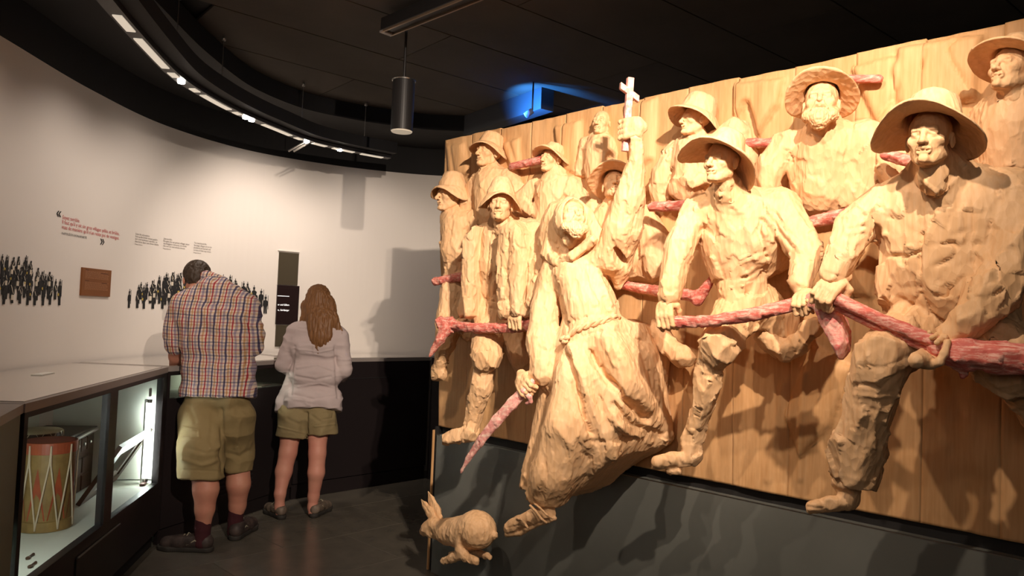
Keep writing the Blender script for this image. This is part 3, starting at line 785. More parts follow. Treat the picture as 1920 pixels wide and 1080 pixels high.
# closing strip that returns behind the relief
e = np.array([.9, .12]); q_ = CDd + e
MB().prism([tuple(CDd + (.012, -.0)), tuple(q_), tuple(q_ + (.0, -.10)), tuple(CDd + (.03, -.03))], 0, CASE_H - .002).build('end_counter', M_case, label='dark counter end running in behind the left edge of the relief', category='counter')
# ------------------------------------------------------------------ the carved relief
REL = thing('carved_wooden_relief', 'large pale wood relief of marching men and a monk, tools stained red', 'relief sculpture', RB, REL_ROT)
H0 = .0055
def J(px, py, wv, r): return (RP(px, py, wv), RS(px, py, wv, r))
def POLY(pts, wv): return [tuple(RP(x, y, wv)[[0, 2]]) for x, y in pts]
def limb(S, pts, k=.02, sy=1.0): S.chain([J(*p) for p in pts], k=k, sy=sy); return S
def puff(S, pts, w0, w1, rd=.04, k=.03): S.poly(POLY(pts, (w1 * .75)), -w1, -w0, rd, k); return S
def boot(S, ankle, heel, toe, rh=14, k=.015):
    limb(S, [ankle, (heel[0], heel[1] - rh * .2, heel[2], rh)], k)
    mx = [(heel[i] * .45 + toe[i] * .55) for i in range(3)]
    limb(S, [(heel[0], heel[1], heel[2], rh * .92), (mx[0], mx[1] - rh * .15, mx[2], rh * .86), (toe[0], toe[1], toe[2], rh * .80)], k)
    limb(S, [(heel[0] + rh * .3, heel[1] + rh * .72, heel[2], rh * .42), (mx[0], mx[1] + rh * .72, mx[2], rh * .36), (toe[0] - rh * .3, toe[1] + rh * .62, toe[2], rh * .40)], .003)
def placed_head(cx, cy, wv, hpx, yaw, pitch, roll=0, kind='plain'):
    c = RP(cx, cy, wv); W = toW(c); s = RS(cx, cy, wv, hpx) / .23
    M = face_frame(W, yaw, pitch, roll, None); V, Q = head_mesh(kind)
    ML = RELM @ M
    cl = RP(cx, cy, wv) + np.array([.0, .045 * s / 1.0, -.155 * s])
    return (V * s) @ ML.T + c, Q, ML, s, c, cl
def placed_hat(hd, tilt=0, roll=0, up=.056, back=.014, **kw):
    ML, s, c = hd[2:5]; V, Q = hat_mesh(**kw)
    a, b = R(tilt), R(roll)
    Rx = np.array([[1, 0, 0], [0, math.cos(a), -math.sin(a)], [0, math.sin(a), math.cos(a)]])
    Ry = np.array([[math.cos(b), 0, math.sin(b)], [0, 1, 0], [-math.sin(b), 0, math.cos(b)]])
    return (((V @ Rx.T @ Ry.T) + np.array([0, back, up])) * s) @ ML.T + c, Q
def placed_hand(px, py, wv, Rg, hpx, axis, back, side=1, stub=True):
    """axis: pole direction, back: direction the back of the hand faces (relief-local); hpx: palm width in pixels"""
    c = RP(px, py, wv); s = RS(px, py, wv, hpx) / .085
    X = np.array(axis, float); X /= np.linalg.norm(X); Y = -np.array(back, float); Y -= X * (X @ Y); Y /= np.linalg.norm(Y); Z = np.cross(X, Y)
    V, Q = hand_mesh(max(.008, Rg / s), side, .003, stub)
    return (V * s) @ np.array([X, Y, Z]) + c, Q
def surf(V, px, py, tol=7):
    x, y, z = pix(toW(V)); m = (abs(x - px) < tol) & (abs(y - py) < tol)
    if not m.any(): return RP(px, py, .3)
    i = np.argmin(np.where(m, z, 1e9)); d = EYEL - V[i]; return V[i] + d / np.linalg.norm(d) * .004
def pole(name, pts, parent, m=REDW, k=.004, carve_amp=.0014, sy=1.0, label=None):
    S = Solid(); limb(S, pts, k, sy); V, Q = S.mesh(.006); V = carve(V, Q, cell=.035, amp=carve_amp, seed=4)
    o = obj_np(name, V, Q, m, parent)
    if label: o['label'] = label
    return o
def adir(a, b, wa, wb): d = RP(*b, wb) - RP(*a, wa); return d / np.linalg.norm(d)
def figure(name, label, S, heads=(), hands=(), strokes=(), cell=.045, amp=.004, fold=((7, 7, 3, .0025),), seed=1, h=H0, hats=()):
    for hd_ in heads:                      # neck, from inside the head down to the collar
        ML, s_, c_ = hd_[2:5]; n0 = c_ + ML @ np.array([0, .03, -.06]) * s_; cl = hd_[5]
        S.chain([(n0, .046 * s_), (cl, .052 * s_)], k=.012)
    V, Q = S.mesh(h); V = carve(V, Q, strokes, cell, amp, fold, seed)
    pr = [(V, Q)] + [(a[0], a[1]) for a in heads] + list(hands)
    V2, Q2 = join(pr); o = obj_np(name, V2, Q2, WOOD, REL); o['label'] = label
    for (hv, hq) in hats: obj_np('hat', hv, hq, WOOD, o)
    return o, V

# background planks with shallow carved shapes
low = []       # (outline px, height, softness px)
low += [([(1690, 95), (1800, 74), (1852, 70), (1838, 190), (1800, 202), (1700, 228), (1683, 140)], .045, 16),
        ([(1600, 130), (1690, 105), (1700, 230), (1690, 300), (1650, 240)], .03, 14),
        ([(1385, 160), (1480, 150), (1470, 200), (1430, 260), (1412, 200), (1385, 235)], .035, 12),
        ([(845, 275), (880, 270), (890, 330), (850, 335)], .02, 8),
        ([(950, 270), (985, 262), (985, 320), (970, 320)], .025, 8),
        ([(1050, 240), (1100, 228), (1100, 330), (1060, 320)], .03, 10),
        ([(1180, 200), (1240, 188), (1235, 300), (1190, 330)], .03, 12),
        ([(1200, 420), (1245, 445), (1275, 500), (1240, 560), (1180, 545)], .05, 14),
        ([(850, 340), (1100, 320), (1130, 560), (850, 520)], .03, 30),
        ([(1400, 330), (1660, 330), (1640, 560), (1420, 540)], .03, 30),
        ([(1520, 640), (1600, 690), (1560, 800), (1500, 860), (1470, 780)], .03, 22)]
lstroke = [([(856, 276), (863, 322)], 3, -.008), ([(969, 270), (979, 305)], 3, -.010), ([(1808, 80), (1785, 97), (1790, 117), (1828, 183)], 3, -.014),
           ([(1683, 103), (1685, 137), (1683, 190), (1698, 228)], 3, -.014), ([(1655, 226), (1683, 190)], 3, -.012), ([(1738, 137), (1747, 103)], 3, -.008),
           ([(1385, 231), (1404, 200), (1412, 199), (1427, 262)], 4, -.016), ([(1430, 540), (1425, 900)], 2, -.002),
           ([(1513, 700), (1500, 900)], 4, .012), ([(1470, 720), (1440, 900)], 6, .008), ([(1330, 720), (1340, 900)], 7, .006)]
hp = .0095
ztop = V_TOP + .012
def panel_h(X, Z):
    P = np.stack([X.ravel(), np.zeros(X.size), Z.ravel()], 1); px, py, _ = pix(toW(P)); hgt = np.zeros(len(P))
    hgt += .012 * vnoise(P * np.array([5, 1, 1.6]), 3) + .004 * vnoise(P * np.array([26, 1, 5]), 5)
    hgt += .030 * np.clip((V_BOT + .75 - P[:, 2]) / -.3 , 0, 1)
    for pts, hh_, sf in low:
        pp = np.array(pts, float); d = np.full(len(P), 1e9); sg = np.ones(len(P))
        for i in range(len(pp)):
            a = pp[i]; b = pp[i - 1]; e = b - a; wx = px - a[0]; wy = py - a[1]; t = np.clip((wx * e[0] + wy * e[1]) / (e @ e), 0, 1)
            d = np.minimum(d, (wx - e[0] * t) ** 2 + (wy - e[1] * t) ** 2)
            c1 = py >= a[1]; c2 = py < b[1]; c3 = e[0] * wy > e[1] * wx
            sg = np.where((c1 & c2 & c3) | (~c1 & ~c2 & ~c3), -sg, sg)
        sd = -sg * np.sqrt(d); t = np.clip(sd / sf, 0, 1); hgt += hh_ * np.sqrt(1 - (1 - t) ** 2)
    hgt += strokes_disp(px, py, lstroke)
    return hgt.reshape(X.shape)
PW = .235; nplank = int(math.ceil(U_END / PW))
for ip in range(nplank):
    x0 = ip * PW + (.0003 if ip else .0); x1 = (ip + 1) * PW - .0003
    tz = ztop + .004 * math.sin(ip * 2.1) * (1 if ip else .2)
    nx = int(round((x1 - x0) / hp)) + 1; nz = int(round((tz - V_BOT) / hp)) + 1
    X, Z = np.meshgrid(np.linspace(x0, x1, nx), np.linspace(V_BOT, tz, nz), indexing='ij')
    Hh = panel_h(X, Z)
    V = np.stack([X.ravel(), -Hh.ravel(), Z.ravel()], 1); i = np.arange(nx - 1)[:, None] * nz + np.arange(nz - 1)[None, :]
    Q = np.stack([i, i + nz, i + nz + 1, i + 1], -1).reshape(-1, 4)
    # back and edges
    rim = [k * nz for k in range(nx)] + [(nx - 1) * nz + k for k in range(1, nz)] + [k * nz + nz - 1 for k in range(nx - 2, -1, -1)] + [k for k in range(nz - 2, 0, -1)]
    nb = len(V); back = V[rim].copy(); back[:, 1] = .05; V = np.vstack([V, back]); r = np.array(rim); n_ = len(r); j = np.arange(n_); j2 = (j + 1) % n_
    Q = np.vstack([Q, np.stack([r[j2], r[j], nb + j, nb + j2], 1)])
    o = obj_np('plank', V, Q, PANELW, REL, smooth=True)
MB().box((U_END / 2, .062, (V_BOT + ztop) / 2), (U_END, .02, ztop - V_BOT - .02)).build('backing_board', M_black, REL)

# ---- back row
hd = placed_head(916, 288, .10, 58, 50, 6); S = Solid()
limb(S, [(918, 318, .08, 20), (925, 345, .07, 36), (925, 400, .07, 36)]); limb(S, [(897, 340, .09, 17), (880, 375, .10, 17), (872, 415, .10, 15)]); limb(S, [(955, 335, .06, 20), (975, 375, .07, 18), (985, 410, .07, 15)])
puff(S, [(888, 350), (905, 325), (950, 320), (975, 345), (975, 430), (895, 430)], -.02, .11)
figure('carved_man', 'carved back row man in a hat at the top left of the relief, looking left', S, [hd], (), [([(905, 335), (930, 380)], 3, -.008), ([(950, 345), (940, 400)], 3, -.008), ([(893, 322), (910, 340), (935, 325)], 2.5, .006)],
       hats=[placed_hat(hd, -8, 4, rb=.142, rc=.088, hc=.10, droop=.05, wave=.018, ph=1.87, seed=2)], seed=2)
hd = placed_head(1034, 301, .10, 52, 45, 8); S = Solid()
limb(S, [(1040, 325, .08, 20), (1040, 360, .07, 36), (1040, 430, .06, 38)]); limb(S, [(1005, 350, .09, 18), (972, 382, .11, 17), (1003, 398, .12, 14)]); limb(S, [(1070, 350, .06, 20), (1095, 390, .06, 18)])
figure('carved_man', 'carved back row man in a wide brimmed hat, second from the top left, arm bent before him', S, [hd], (), [([(1008, 365), (995, 385)], 3, -.008), ([(1030, 350), (1035, 420)], 3, -.008), ([(1010, 333), (1035, 343), (1060, 330)], 2.5, .006)],
       hats=[placed_hat(hd, -10, 8, rb=.165, rc=.09, hc=.085, droop=.035, wave=.02, ph=1.77, seed=3)], seed=3)
hd = placed_head(1128, 232, .05, 50, 25, 5); S = Solid()
limb(S, [(1125, 258, .04, 18), (1130, 285, .03, 34), (1130, 320, .03, 34)]); limb(S, [(1100, 270, .04, 14), (1090, 320, .04, 14)])
figure('carved_man', 'carved bareheaded man in shallow relief left of the raised cross', S, [hd], (), [([(1112, 275), (1120, 310)], 3, -.006)], seed=4)
hd = placed_head(1152, 350, .16, 64, -2, 22); S = Solid()
limb(S, [(1155, 380, .12, 22), (1155, 420, .10, 46), (1160, 480, .10, 48)]); limb(S, [(1112, 395, .12, 20), (1105, 440, .12, 18)]); limb(S, [(1205, 405, .08, 24), (1225, 450, .08, 28), (1230, 500, .08, 24)])
puff(S, [(1100, 400), (1140, 385), (1205, 385), (1240, 430), (1255, 480), (1225, 530), (1120, 510)], -.02, .10)
figure('carved_man', 'carved man in a broad hat half hidden behind the raised arm of the monk', S, [hd], (), [([(1130, 345), (1113, 352), (1130, 356)], 3, .004), ([(1212, 420), (1236, 500)], 3, -.010), ([(1228, 500), (1208, 515)], 3, -.01)],
       hats=[placed_hat(hd, -14, 10, rb=.175, rc=.095, hc=.09, droop=.03, wave=.015, ph=1.67, seed=5)], seed=5)
hd = placed_head(1303, 226, .14, 62, 62, 4); S = Solid()
limb(S, [(1305, 258, .1, 20), (1305, 290, .08, 42), (1300, 345, .08, 40)]); limb(S, [(1265, 285, .1, 20), (1245, 330, .1, 22), (1240, 370, .09, 20)]); limb(S, [(1340, 275, .08, 24), (1378, 250, .07, 26), (1400, 300, .06, 22)])
limb(S, [(1262, 355, .14, 13), (1295, 340, .16, 12), (1330, 335, .14, 10)])
figure('carved_man', 'carved back row man in a tall pale hat right of the cross, face in profile', S, [hd], (), [([(1262, 300), (1255, 340)], 3, -.010), ([(1300, 275), (1295, 330)], 3, -.008), ([(1232, 362), (1250, 368)], 3, -.008), ([(1280, 300), (1330, 290)], 3, -.006)],
       hats=[placed_hat(hd, -12, 8, rb=.18, rc=.112, hc=.125, taper=.80, droop=.05, wave=.035, ph=2.07, seed=6)], seed=6)
hd = placed_head(1540, 196, .22, 92, 4, 12, 0, 'beard'); S = Solid()
limb(S, [(1545, 235, .14, 28), (1555, 280, .12, 58), (1550, 350, .10, 60)]); limb(S, [(1478, 272, .15, 30), (1447, 310, .17, 25), (1440, 345, .18, 20)]); limb(S, [(1625, 260, .12, 36), (1668, 300, .12, 32), (1690, 350, .12, 26)])
puff(S, [(1475, 262), (1510, 240), (1610, 236), (1655, 262), (1650, 330), (1625, 395), (1510, 405), (1482, 340)], -.02, .17, .05)
figure('carved_man', 'carved bearded man in a round hat at the top, between the two big hatted men', S, [hd], (), [([(1540, 245), (1545, 300), (1546, 400)], 3.5, -.010), ([(1480, 290), (1500, 330), (1490, 390)], 4, -.012), ([(1495, 300), (1530, 310)], 4, -.008), ([(1495, 335), (1535, 328)], 3, -.008), ([(1510, 375), (1540, 370)], 3, -.008), ([(1556, 340), (1570, 390)], 4, -.012), ([(1640, 280), (1630, 350)], 4, -.012), ([(1512, 246), (1545, 262), (1580, 240)], 4, .010)],
       hats=[placed_hat(hd, -16, 0, rb=.162, rc=.088, hc=.085, droop=.012, wave=.018, ph=1.57, seed=7)], seed=7)
hd = placed_head(1895, 132, .20, 96, 32, 12); S = Solid()
limb(S, [(1905, 180, .14, 34), (1910, 230, .10, 70), (1910, 300, .08, 66)]); puff(S, [(1830, 190), (1870, 180), (1990, 170), (1990, 345), (1815, 305), (1812, 230)], -.02, .12, .04)
figure('carved_man', 'carved man in a hat at the top right corner of the relief', S, [hd], (), [([(1828, 185), (1840, 240), (1832, 300)], 3, -.010), ([(1905, 200), (1900, 300)], 3, -.008)],
       hats=[placed_hat(hd, -12, 10, rb=.172, rc=.092, hc=.10, droop=.03, wave=.02, ph=1.87, seed=8)], seed=8)

# ---- front row: far left man
hd = placed_head(845, 367, .17, 62, 64, 0); S = Solid()
limb(S, [(850, 395, .14, 20), (858, 425, .14, 30), (858, 470, .14, 31), (858, 492, .13, 25)]); limb(S, [(845, 412, .15, 20), (890, 415, .10, 21)])
limb(S, [(895, 415, .10, 18), (900, 465, .10, 15), (885, 515, .13, 12)])
limb(S, [(858, 520, .12, 24), (855, 548, .14, 25), (843, 600, .19, 22), (833, 650, .20, 17)], sy=1.2); limb(S, [(829, 668, .19, 13), (822, 700, .17, 12)]); limb(S, [(816, 703, .18, 9), (830, 703, .17, 9)])
limb(S, [(868, 545, .10, 22), (880, 620, .08, 20)])
S.plane(RP(820, 716, .17), (0, 0, -1))
figure('carved_man', 'carved front row man at the left edge of the relief in a bloused shirt, seen in profile', S, [hd], [placed_hand(866, 612, .29, RS(866, 612, .29, 9), 22, adir((837, 611), (960, 615), .31, .33), (0, -.5, 1), 1)],
       [([(848, 410), (842, 450), (848, 485)], 3, -.010), ([(838, 420), (842, 400)], 2, .006), ([(838, 478), (858, 492), (883, 480)], 3, -.012), ([(836, 503), (862, 512), (882, 505)], 2.5, .008), ([(868, 430), (882, 455)], 3, -.008), ([(862, 455), (880, 462)], 3, -.007), ([(845, 590), (860, 545)], 3, -.007), ([(815, 690), (838, 690)], 2, -.006)],
       hats=[placed_hat(hd, -2, 0, rb=.137, rc=.088, hc=.11, taper=.66, droop=.055, wave=.026, ph=1.77, seed=9)], seed=9, cell=.04)
pole('tool_handle', [(816, 528, .22, 7.5), (850, 522, .20, 8.5), (890, 514, .16, 9)], REL, label='short red pole jutting past the left edge of the relief')
# ---- man in the open jacket
hd = placed_head(938, 385, .33, 66, 8, 4); S = Solid()
limb(S, [(940, 412, .26, 22), (940, 445, .23, 36), (934, 500, .23, 36), (929, 552, .22, 27)]); limb(S, [(912, 440, .22, 22), (950, 428, .22, 20), (995, 435, .17, 26)])
puff(S, [(960, 428), (985, 416), (1000, 440), (1002, 520), (998, 592), (959, 600), (954, 520)], .06, .40, .022, .006)
puff(S, [(893, 445), (912, 425), (906, 520), (903, 592), (893, 600), (886, 520)], .08, .38, .020, .006)
limb(S, [(1002, 440, .25, 25), (1013, 500, .30, 22), (1005, 560, .34, 18)], .008); limb(S, [(1001, 566, .34, 13), (988, 586, .34, 10)], .004)
limb(S, [(898, 448, .22, 19), (884, 520, .24, 16), (868, 585, .29, 11)])
limb(S, [(932, 565, .21, 29), (925, 590, .22, 31)], .01); limb(S, [(918, 600, .23, 28), (912, 668, .32, 29)], .02); limb(S, [(952, 595, .16, 30), (982, 668, .13, 27), (990, 690, .10, 24)], .02)
limb(S, [(906, 690, .31, 18), (903, 725, .30, 21), (890, 770, .29, 16), (884, 800, .29, 14)], .006)
boot(S, (884, 795, .29, 14), (884, 812, .30, 14), (838, 822, .36, 14))
hnds = [placed_hand(973, 604, .34, RS(973, 604, .34, 9.5), 34, adir((837, 611), (1020, 610), .34, .33), (-.1, -1, .3), 1)]
figure('carved_man', 'carved front row man in an open jacket gripping a red pickaxe across his thighs', S, [hd], hnds,
       [([(921, 430), (912, 500), (908, 595)], 3, -.012), ([(955, 432), (947, 500), (955, 595)], 3.5, -.014)] + [([(921 + 6.5 * i, 440), (917 + 6.5 * i, 500), (912 + 6.5 * i, 556)], 1.8, -.010 if i % 2 else .006) for i in range(6)] +
       [([(906, 560), (930, 566), (952, 562)], 2.5, -.009), ([(906, 574), (930, 580), (955, 578)], 2, -.006), ([(1000, 505), (990, 530)], 3, -.009), ([(994, 512), (1016, 520)], 3, -.008), ([(985, 440), (1000, 500), (985, 560)], 3, -.008), ([(885, 686), (938, 688)], 2.5, .004),
        ([(893, 650), (925, 655)], 5, -.008), ([(925, 640), (920, 680)], 5, -.006), ([(890, 705), (912, 712)], 3, -.006), ([(893, 730), (905, 760)], 4, -.006), ([(865, 790), (898, 795)], 2.5, -.006), ([(912, 432), (938, 438), (962, 426)], 3, .008)],
       hats=[placed_hat(hd, -4, 0, rb=.142, rc=.092, hc=.13, taper=.60, droop=.055, wave=.030, ph=1.77, seed=10)], seed=10, cell=.040, h=.0045)
pk = pole('pickaxe', [(832, 609, .34, 9.5), (900, 616, .36, 9.5), (960, 614, .34, 10), (1022, 607, .31, 11.5)], REL, label='red pickaxe held level by the man in the open jacket')
S = Solid(); limb(S, [(826, 603, .36, 9), (846, 606, .35, 11), (848, 613, .35, 10)], .01); limb(S, [(838, 616, .36, 11), (826, 635, .38, 9), (813, 655, .39, 5.5), (806, 668, .40, 2.5)], .008); limb(S, [(838, 616, .36, 11), (824, 606, .37, 8)])
V, Q = S.mesh(.005); V = carve(V, Q, cell=.03, amp=.0025); obj_np('pick_head', V, Q, REDW, pk)

# ---- monk
MONK_S = Solid(); S = MONK_S
limb(S, [(1072, 470, .34, 26), (1085, 520, .34, 48), (1105, 575, .34, 50), (1112, 610, .33, 52)]); limb(S, [(1048, 505, .34, 26), (1140, 480, .30, 34)])
limb(S, [(1040, 510, .36, 27), (1022, 580, .40, 27), (1015, 640, .43, 27), (1018, 700, .46, 22)], .02)         # hanging sleeve
limb(S, [(1150, 480, .30, 34), (1168, 430, .32, 34), (1182, 370, .34, 27), (1190, 318, .36, 19)], .02)      # raised sleeve
limb(S, [(1165, 455, .28, 28), (1162, 500, .26, 22), (1160, 535, .24, 10)], .015)
limb(S, [(1193, 312, .37, 14), (1195, 280, .385, 12), (1192, 258, .40, 12)], .006)                                                  # forearm
S.ell(RP(1163, 478, .33), (RS(1163, 478, .33, 8), .05, RS(1163, 478, .33, 26)), k=.01, sub=True)
# skirt
limb(S, [(1112, 620, .33, 52), (1100, 700, .38, 56), (1075, 800, .45, 52), (1037, 890, .49, 42), (1026, 925, .47, 40)], .03)
limb(S, [(1130, 640, .28, 50), (1172, 700, .24, 46), (1205, 770, .15, 34), (1215, 820, .08, 24)], .04)
puff(S, [(1058, 625), (1120, 602), (1180, 598), (1222, 615), (1243, 655), (1236, 735), (1246, 790), (1250, 828), (1192, 864), (1158, 885), (1130, 880), (1080, 800), (1040, 700)], .0, .13, .05, .05)
puff(S, [(1058, 625), (1110, 602), (1165, 604), (1190, 660), (1200, 730), (1190, 800), (1170, 850), (1101, 917), (1046, 940), (993, 943), (999, 890), (1018, 808), (1038, 714)], .12, .43, .045, .05)
S.plane(RP(1020, 942, .48), np.array([-.05, .0, -1]), .003)
sleeve_cut = None
limb(S, [(992, 716, .48, 13), (1003, 704, .47, 12)], .004)
# sandalled feet
F2_ = Solid(); limb(F2_, [(1030, 925, .48, 14), (1026, 952, .50, 14)], .01); limb(F2_, [(1030, 962, .50, 12), (1000, 968, .52, 14), (965, 984, .54, 12), (954, 990, .55, 10)], .01)
limb(F2_, [(1040, 972, .50, 4.5), (1005, 985, .52, 4.5), (975, 1000, .54, 5), (950, 1002, .55, 5)], .002)
limb(F2_, [(994, 948, .555, 2.6), (1004, 958, .565, 2.6), (1016, 974, .555, 2.6), (1024, 980, .54, 2.6)], .002); limb(F2_, [(1001, 943, .55, 2.2), (1012, 952, .56, 2.2), (1026, 966, .55, 2.2), (1036, 972, .53, 2.2)], .002); limb(F2_, [(968, 972, .56, 2.4), (978, 974, .575, 2.4), (990, 990, .56, 2.4)], .002)
Vf, Qf = F2_.mesh(.004); Vf = carve(Vf, Qf, [([(950, 990), (975, 985)], 1.5, -.004), ([(955, 982), (948, 990)], 1.2, -.003)], .03, .0012)
F3_ = Solid(); limb(F3_, [(1235, 615, .10, 18), (1250, 645, .11, 17), (1278, 668, .12, 19), (1290, 672, .12, 14)], .02); Vg, Qg = F3_.mesh(.007); Vg = carve(Vg, Qg, [([(1262, 640), (1250, 665)], 3, -.006)], .04, .003)
hd = placed_head(1071, 412, .42, 76, -20, 24, 4, 'beard')
hands = [placed_hand(1176, 244, .40, RS(1180, 258, .4, 6), 42, (.06, .0, -1.0), (.25, -1, 0), 1, False),
         placed_hand(990, 728, .50, RS(990, 728, .5, 6), 36, adir((980, 738), (1000, 712), .5, .49), (-.2, -1, .6), 1)]
strk = [([(1108, 660), (1130, 705), (1158, 732), (1211, 784)], 8, -.040), ([(1136, 633), (1160, 670), (1183, 702), (1215, 762)], 17, .024), ([(1062, 668), (1089, 759), (1111, 812)], 7, -.034),
        ([(1072, 650), (1101, 735), (1127, 808), (1150, 850)], 10, .020), ([(1056, 702), (1040, 760), (1032, 812)], 16, .014), ([(1100, 830), (1191, 822), (1252, 822)], 5, -.012), ([(1150, 760), (1190, 800), (1244, 815)], 6, -.022), ([(1140, 780), (1180, 815), (1220, 825)], 6, .014),
        ([(1118, 700), (1140, 760), (1165, 800)], 7, .016), ([(1200, 640), (1222, 700), (1236, 770)], 8, -.018), ([(1080, 655), (1096, 700)], 5, -.012), ([(1020, 800), (1012, 860), (1002, 925)], 6, .008), ([(1060, 900), (1110, 880), (1160, 850)], 8, .008),
        ([(1045, 800), (1075, 845), (1065, 890)], 6, .010), ([(1085, 830), (1110, 870), (1100, 900)], 7, -.012), ([(1020, 860), (1025, 900), (1015, 930)], 5, -.010),
        ([(1040, 520), (1050, 570), (1062, 615)], 4, -.016), ([(1100, 500), (1120, 550), (1145, 590)], 5, -.016), ([(1112, 490), (1140, 560), (1150, 590)], 4, .010), ([(1060, 520), (1072, 560), (1066, 600)], 4, .006), ([(1080, 530), (1090, 580)], 4, -.006),
        ([(1020, 560), (1012, 600)], 4, -.010), ([(1008, 650), (1030, 660)], 4, -.010), ([(1000, 690), (1035, 705)], 3, -.006), ([(1185, 340), (1180, 400), (1150, 450)], 3, .006), ([(1175, 350), (1165, 420)], 4, -.008), ([(1195, 400), (1180, 470)], 4, -.010),
        ([(1066, 605), (1110, 590), (1170, 588)], 3, -.010), ([(1068, 640), (1120, 622), (1180, 622), (1215, 640)], 3, -.012)]
Vb, Qb = S.mesh(H0); Vb = carve(Vb, Qb, strk, .030, .0022, ((9, 9, 2.0, .0025),), 12, stretch=2.6)
V2, Q2 = join([(Vb, Qb), (Vf, Qf), (Vg, Qg), (hd[0], hd[1])] + hands)
monk = obj_np('carved_monk', V2, Q2, WOOD, REL); monk['label'] = 'carved bearded monk in a hooded habit, right arm raised high, striding left'
S = Solid(); ML, s_, c_ = hd[2:5]
fw = -ML[:, 1]; upv = ML[:, 2]
puff(S, [(1034, 410), (1052, 380), (1090, 385), (1110, 420), (1128, 455), (1105, 478), (1068, 497), (1036, 492), (1026, 460)], .20, .39, .05, .02)
S.ell(c_ + (upv * .012 - fw * .012) * s_, np.array([.098, .115, .132]) * s_, ML, k=.02)
limb(S, [(1040, 430, .37, 14), (1030, 475, .38, 16), (1045, 492, .42, 10), (1075, 480, .43, 9), (1110, 450, .40, 10)], .015); limb(S, [(1098, 400, .36, 14), (1120, 450, .32, 18), (1130, 475, .31, 16)], .015); limb(S, [(1048, 420, .34, 22), (1045, 480, .32, 22)], .02)
S.ell(c_ + (fw * .10 + upv * -.012) * s_, np.array([.074, .125, .112]) * s_, ML, k=.006, sub=True)
S.ell(c_ + (fw * .09 + upv * -.12) * s_, np.array([.080, .10, .09]) * s_, ML, k=.01, sub=True)
V, Q = S.mesh(.005); V = carve(V, Q, [([(1028, 450), (1038, 480), (1060, 488)], 3, -.006)], .035, .003); obj_np('hood', V, Q, WOOD, monk)
# rope belt
rp = [(1056, 634), (1062, 622), (1078, 612), (1098, 603), (1120, 596), (1145, 592), (1168, 589)]
core = [surf(Vb, *p) for p in rp]; core = spline(core, 6)
B = MB()
for ph in (0, math.pi):
    pts = []
    for i, p in enumerate(core):
        a = i * .75 + ph; pts.append(p + np.array([.25 * math.cos(a), -abs(0) + .6 * math.sin(a) * .5, math.cos(a)]) * .009)
    B.tube(pts, .0085, 8)
kn = surf(Vb, 1058, 630)
for dx, dz in ((-.012, .0), (.010, .004), (0, -.012)): B.tube([kn + (dx - .012, -.012, dz - .008), kn + (dx, -.022, dz), kn + (dx + .012, -.012, dz + .008)], .010, 8)
tail = [kn, RP(1054, 645, .43), RP(1057, 652, .43), RP(1066, 640, .43)]; B.tube(spline(tail, 4), .0085, 8)
B.build('rope_belt', WOOD, monk, smooth=True)
# cross
a = RP(1182, 146, .40); b_ = RP(1172, 284, .40); wdt = RS(1180, 200, .4, 6.2); ax_ = (a - b_) / np.linalg.norm(a - b_)
c1 = RP(1162, 153, .40); c2 = RP(1201, 180, .40); 
pL = RP(1163.5, 158, .43); pR = RP(1198, 184, .36); cxx = (pL + pR) / 2; hx = (pR - pL) / np.linalg.norm(pR - pL)
Mv = Mframe(np.cross(hx, ax_) , ax_)
B = MB(); B.box((a + b_) / 2, (wdt * 1.7, wdt * 2, np.linalg.norm(a - b_)), Mv, ch=.002); cr = B.build('cross', PINKW, REL); cr['label'] = 'pink washed wooden cross held up in the monk\'s fist'
m0 = a + (b_ - a) * .20
MB().box(m0, (wdt * 1.8, np.linalg.norm(pR - pL) * 1.0, wdt * 2), np.array([np.cross(hx, ax_), hx, ax_]).T, ch=.002).build('cross_bar', PINKW, cr)
# sabre
S = Solid(); bl = [(983, 733, .51, 11), (960, 757, .52, 12), (930, 790, .53, 11.5), (900, 828, .54, 9.5), (878, 860, .54, 6.5), (866, 882, .545, 3), (864, 888, .545, 1.5)]
S.chain([J(*p) for p in bl], k=.006, sy=.42); V, Q = S.mesh(.005)
V = carve(V, Q, [([(978, 738), (950, 768), (915, 808), (885, 850)], 2.0, -.004), ([(972, 733), (942, 765), (908, 805)], 1.5, .003)], .03, .0012)
sab = obj_np('sabre', V, Q, PINKW, REL); sab['label'] = 'curved pink wooden sabre hanging from the monk\'s lower hand'
S = Solid(); limb(S, [(969, 712, .50, 3), (972, 722, .51, 4.5), (983, 733, .52, 6), (993, 744, .51, 5), (995, 753, .50, 4), (988, 756, .50, 3.5)], .006); limb(S, [(983, 733, .52, 6), (1000, 714, .49, 6)], .006)
V, Q = S.mesh(.004); obj_np('hilt', V, Q, PINKW, sab)

# ---- man with the big soft hat, log across
hd = placed_head(1352, 306, .44, 84, 34, 3); S = Solid()
limb(S, [(1362, 345, .36, 28), (1372, 395, .30, 54), (1382, 450, .28, 54), (1390, 505, .26, 46)]); limb(S, [(1315, 398, .34, 27), (1360, 378, .32, 30), (1455, 392, .22, 40)], .03)
puff(S, [(1298, 400), (1330, 372), (1400, 362), (1462, 380), (1470, 440), (1448, 500), (1400, 516), (1345, 530), (1325, 480), (1302, 450)], .05, .36, .07, .04)
limb(S, [(1302, 400, .36, 27), (1276, 460, .42, 27), (1264, 505, .44, 23), (1256, 552, .46, 20)], .012); limb(S, [(1252, 560, .46, 14), (1250, 585, .46, 13)], .004)
limb(S, [(1462, 388, .24, 37), (1502, 455, .28, 32), (1512, 480, .30, 28), (1500, 530, .36, 22)], .012); limb(S, [(1500, 540, .37, 14), (1505, 560, .38, 12)], .004)
limb(S, [(1352, 532, .30, 10), (1440, 508, .24, 12)], .008)
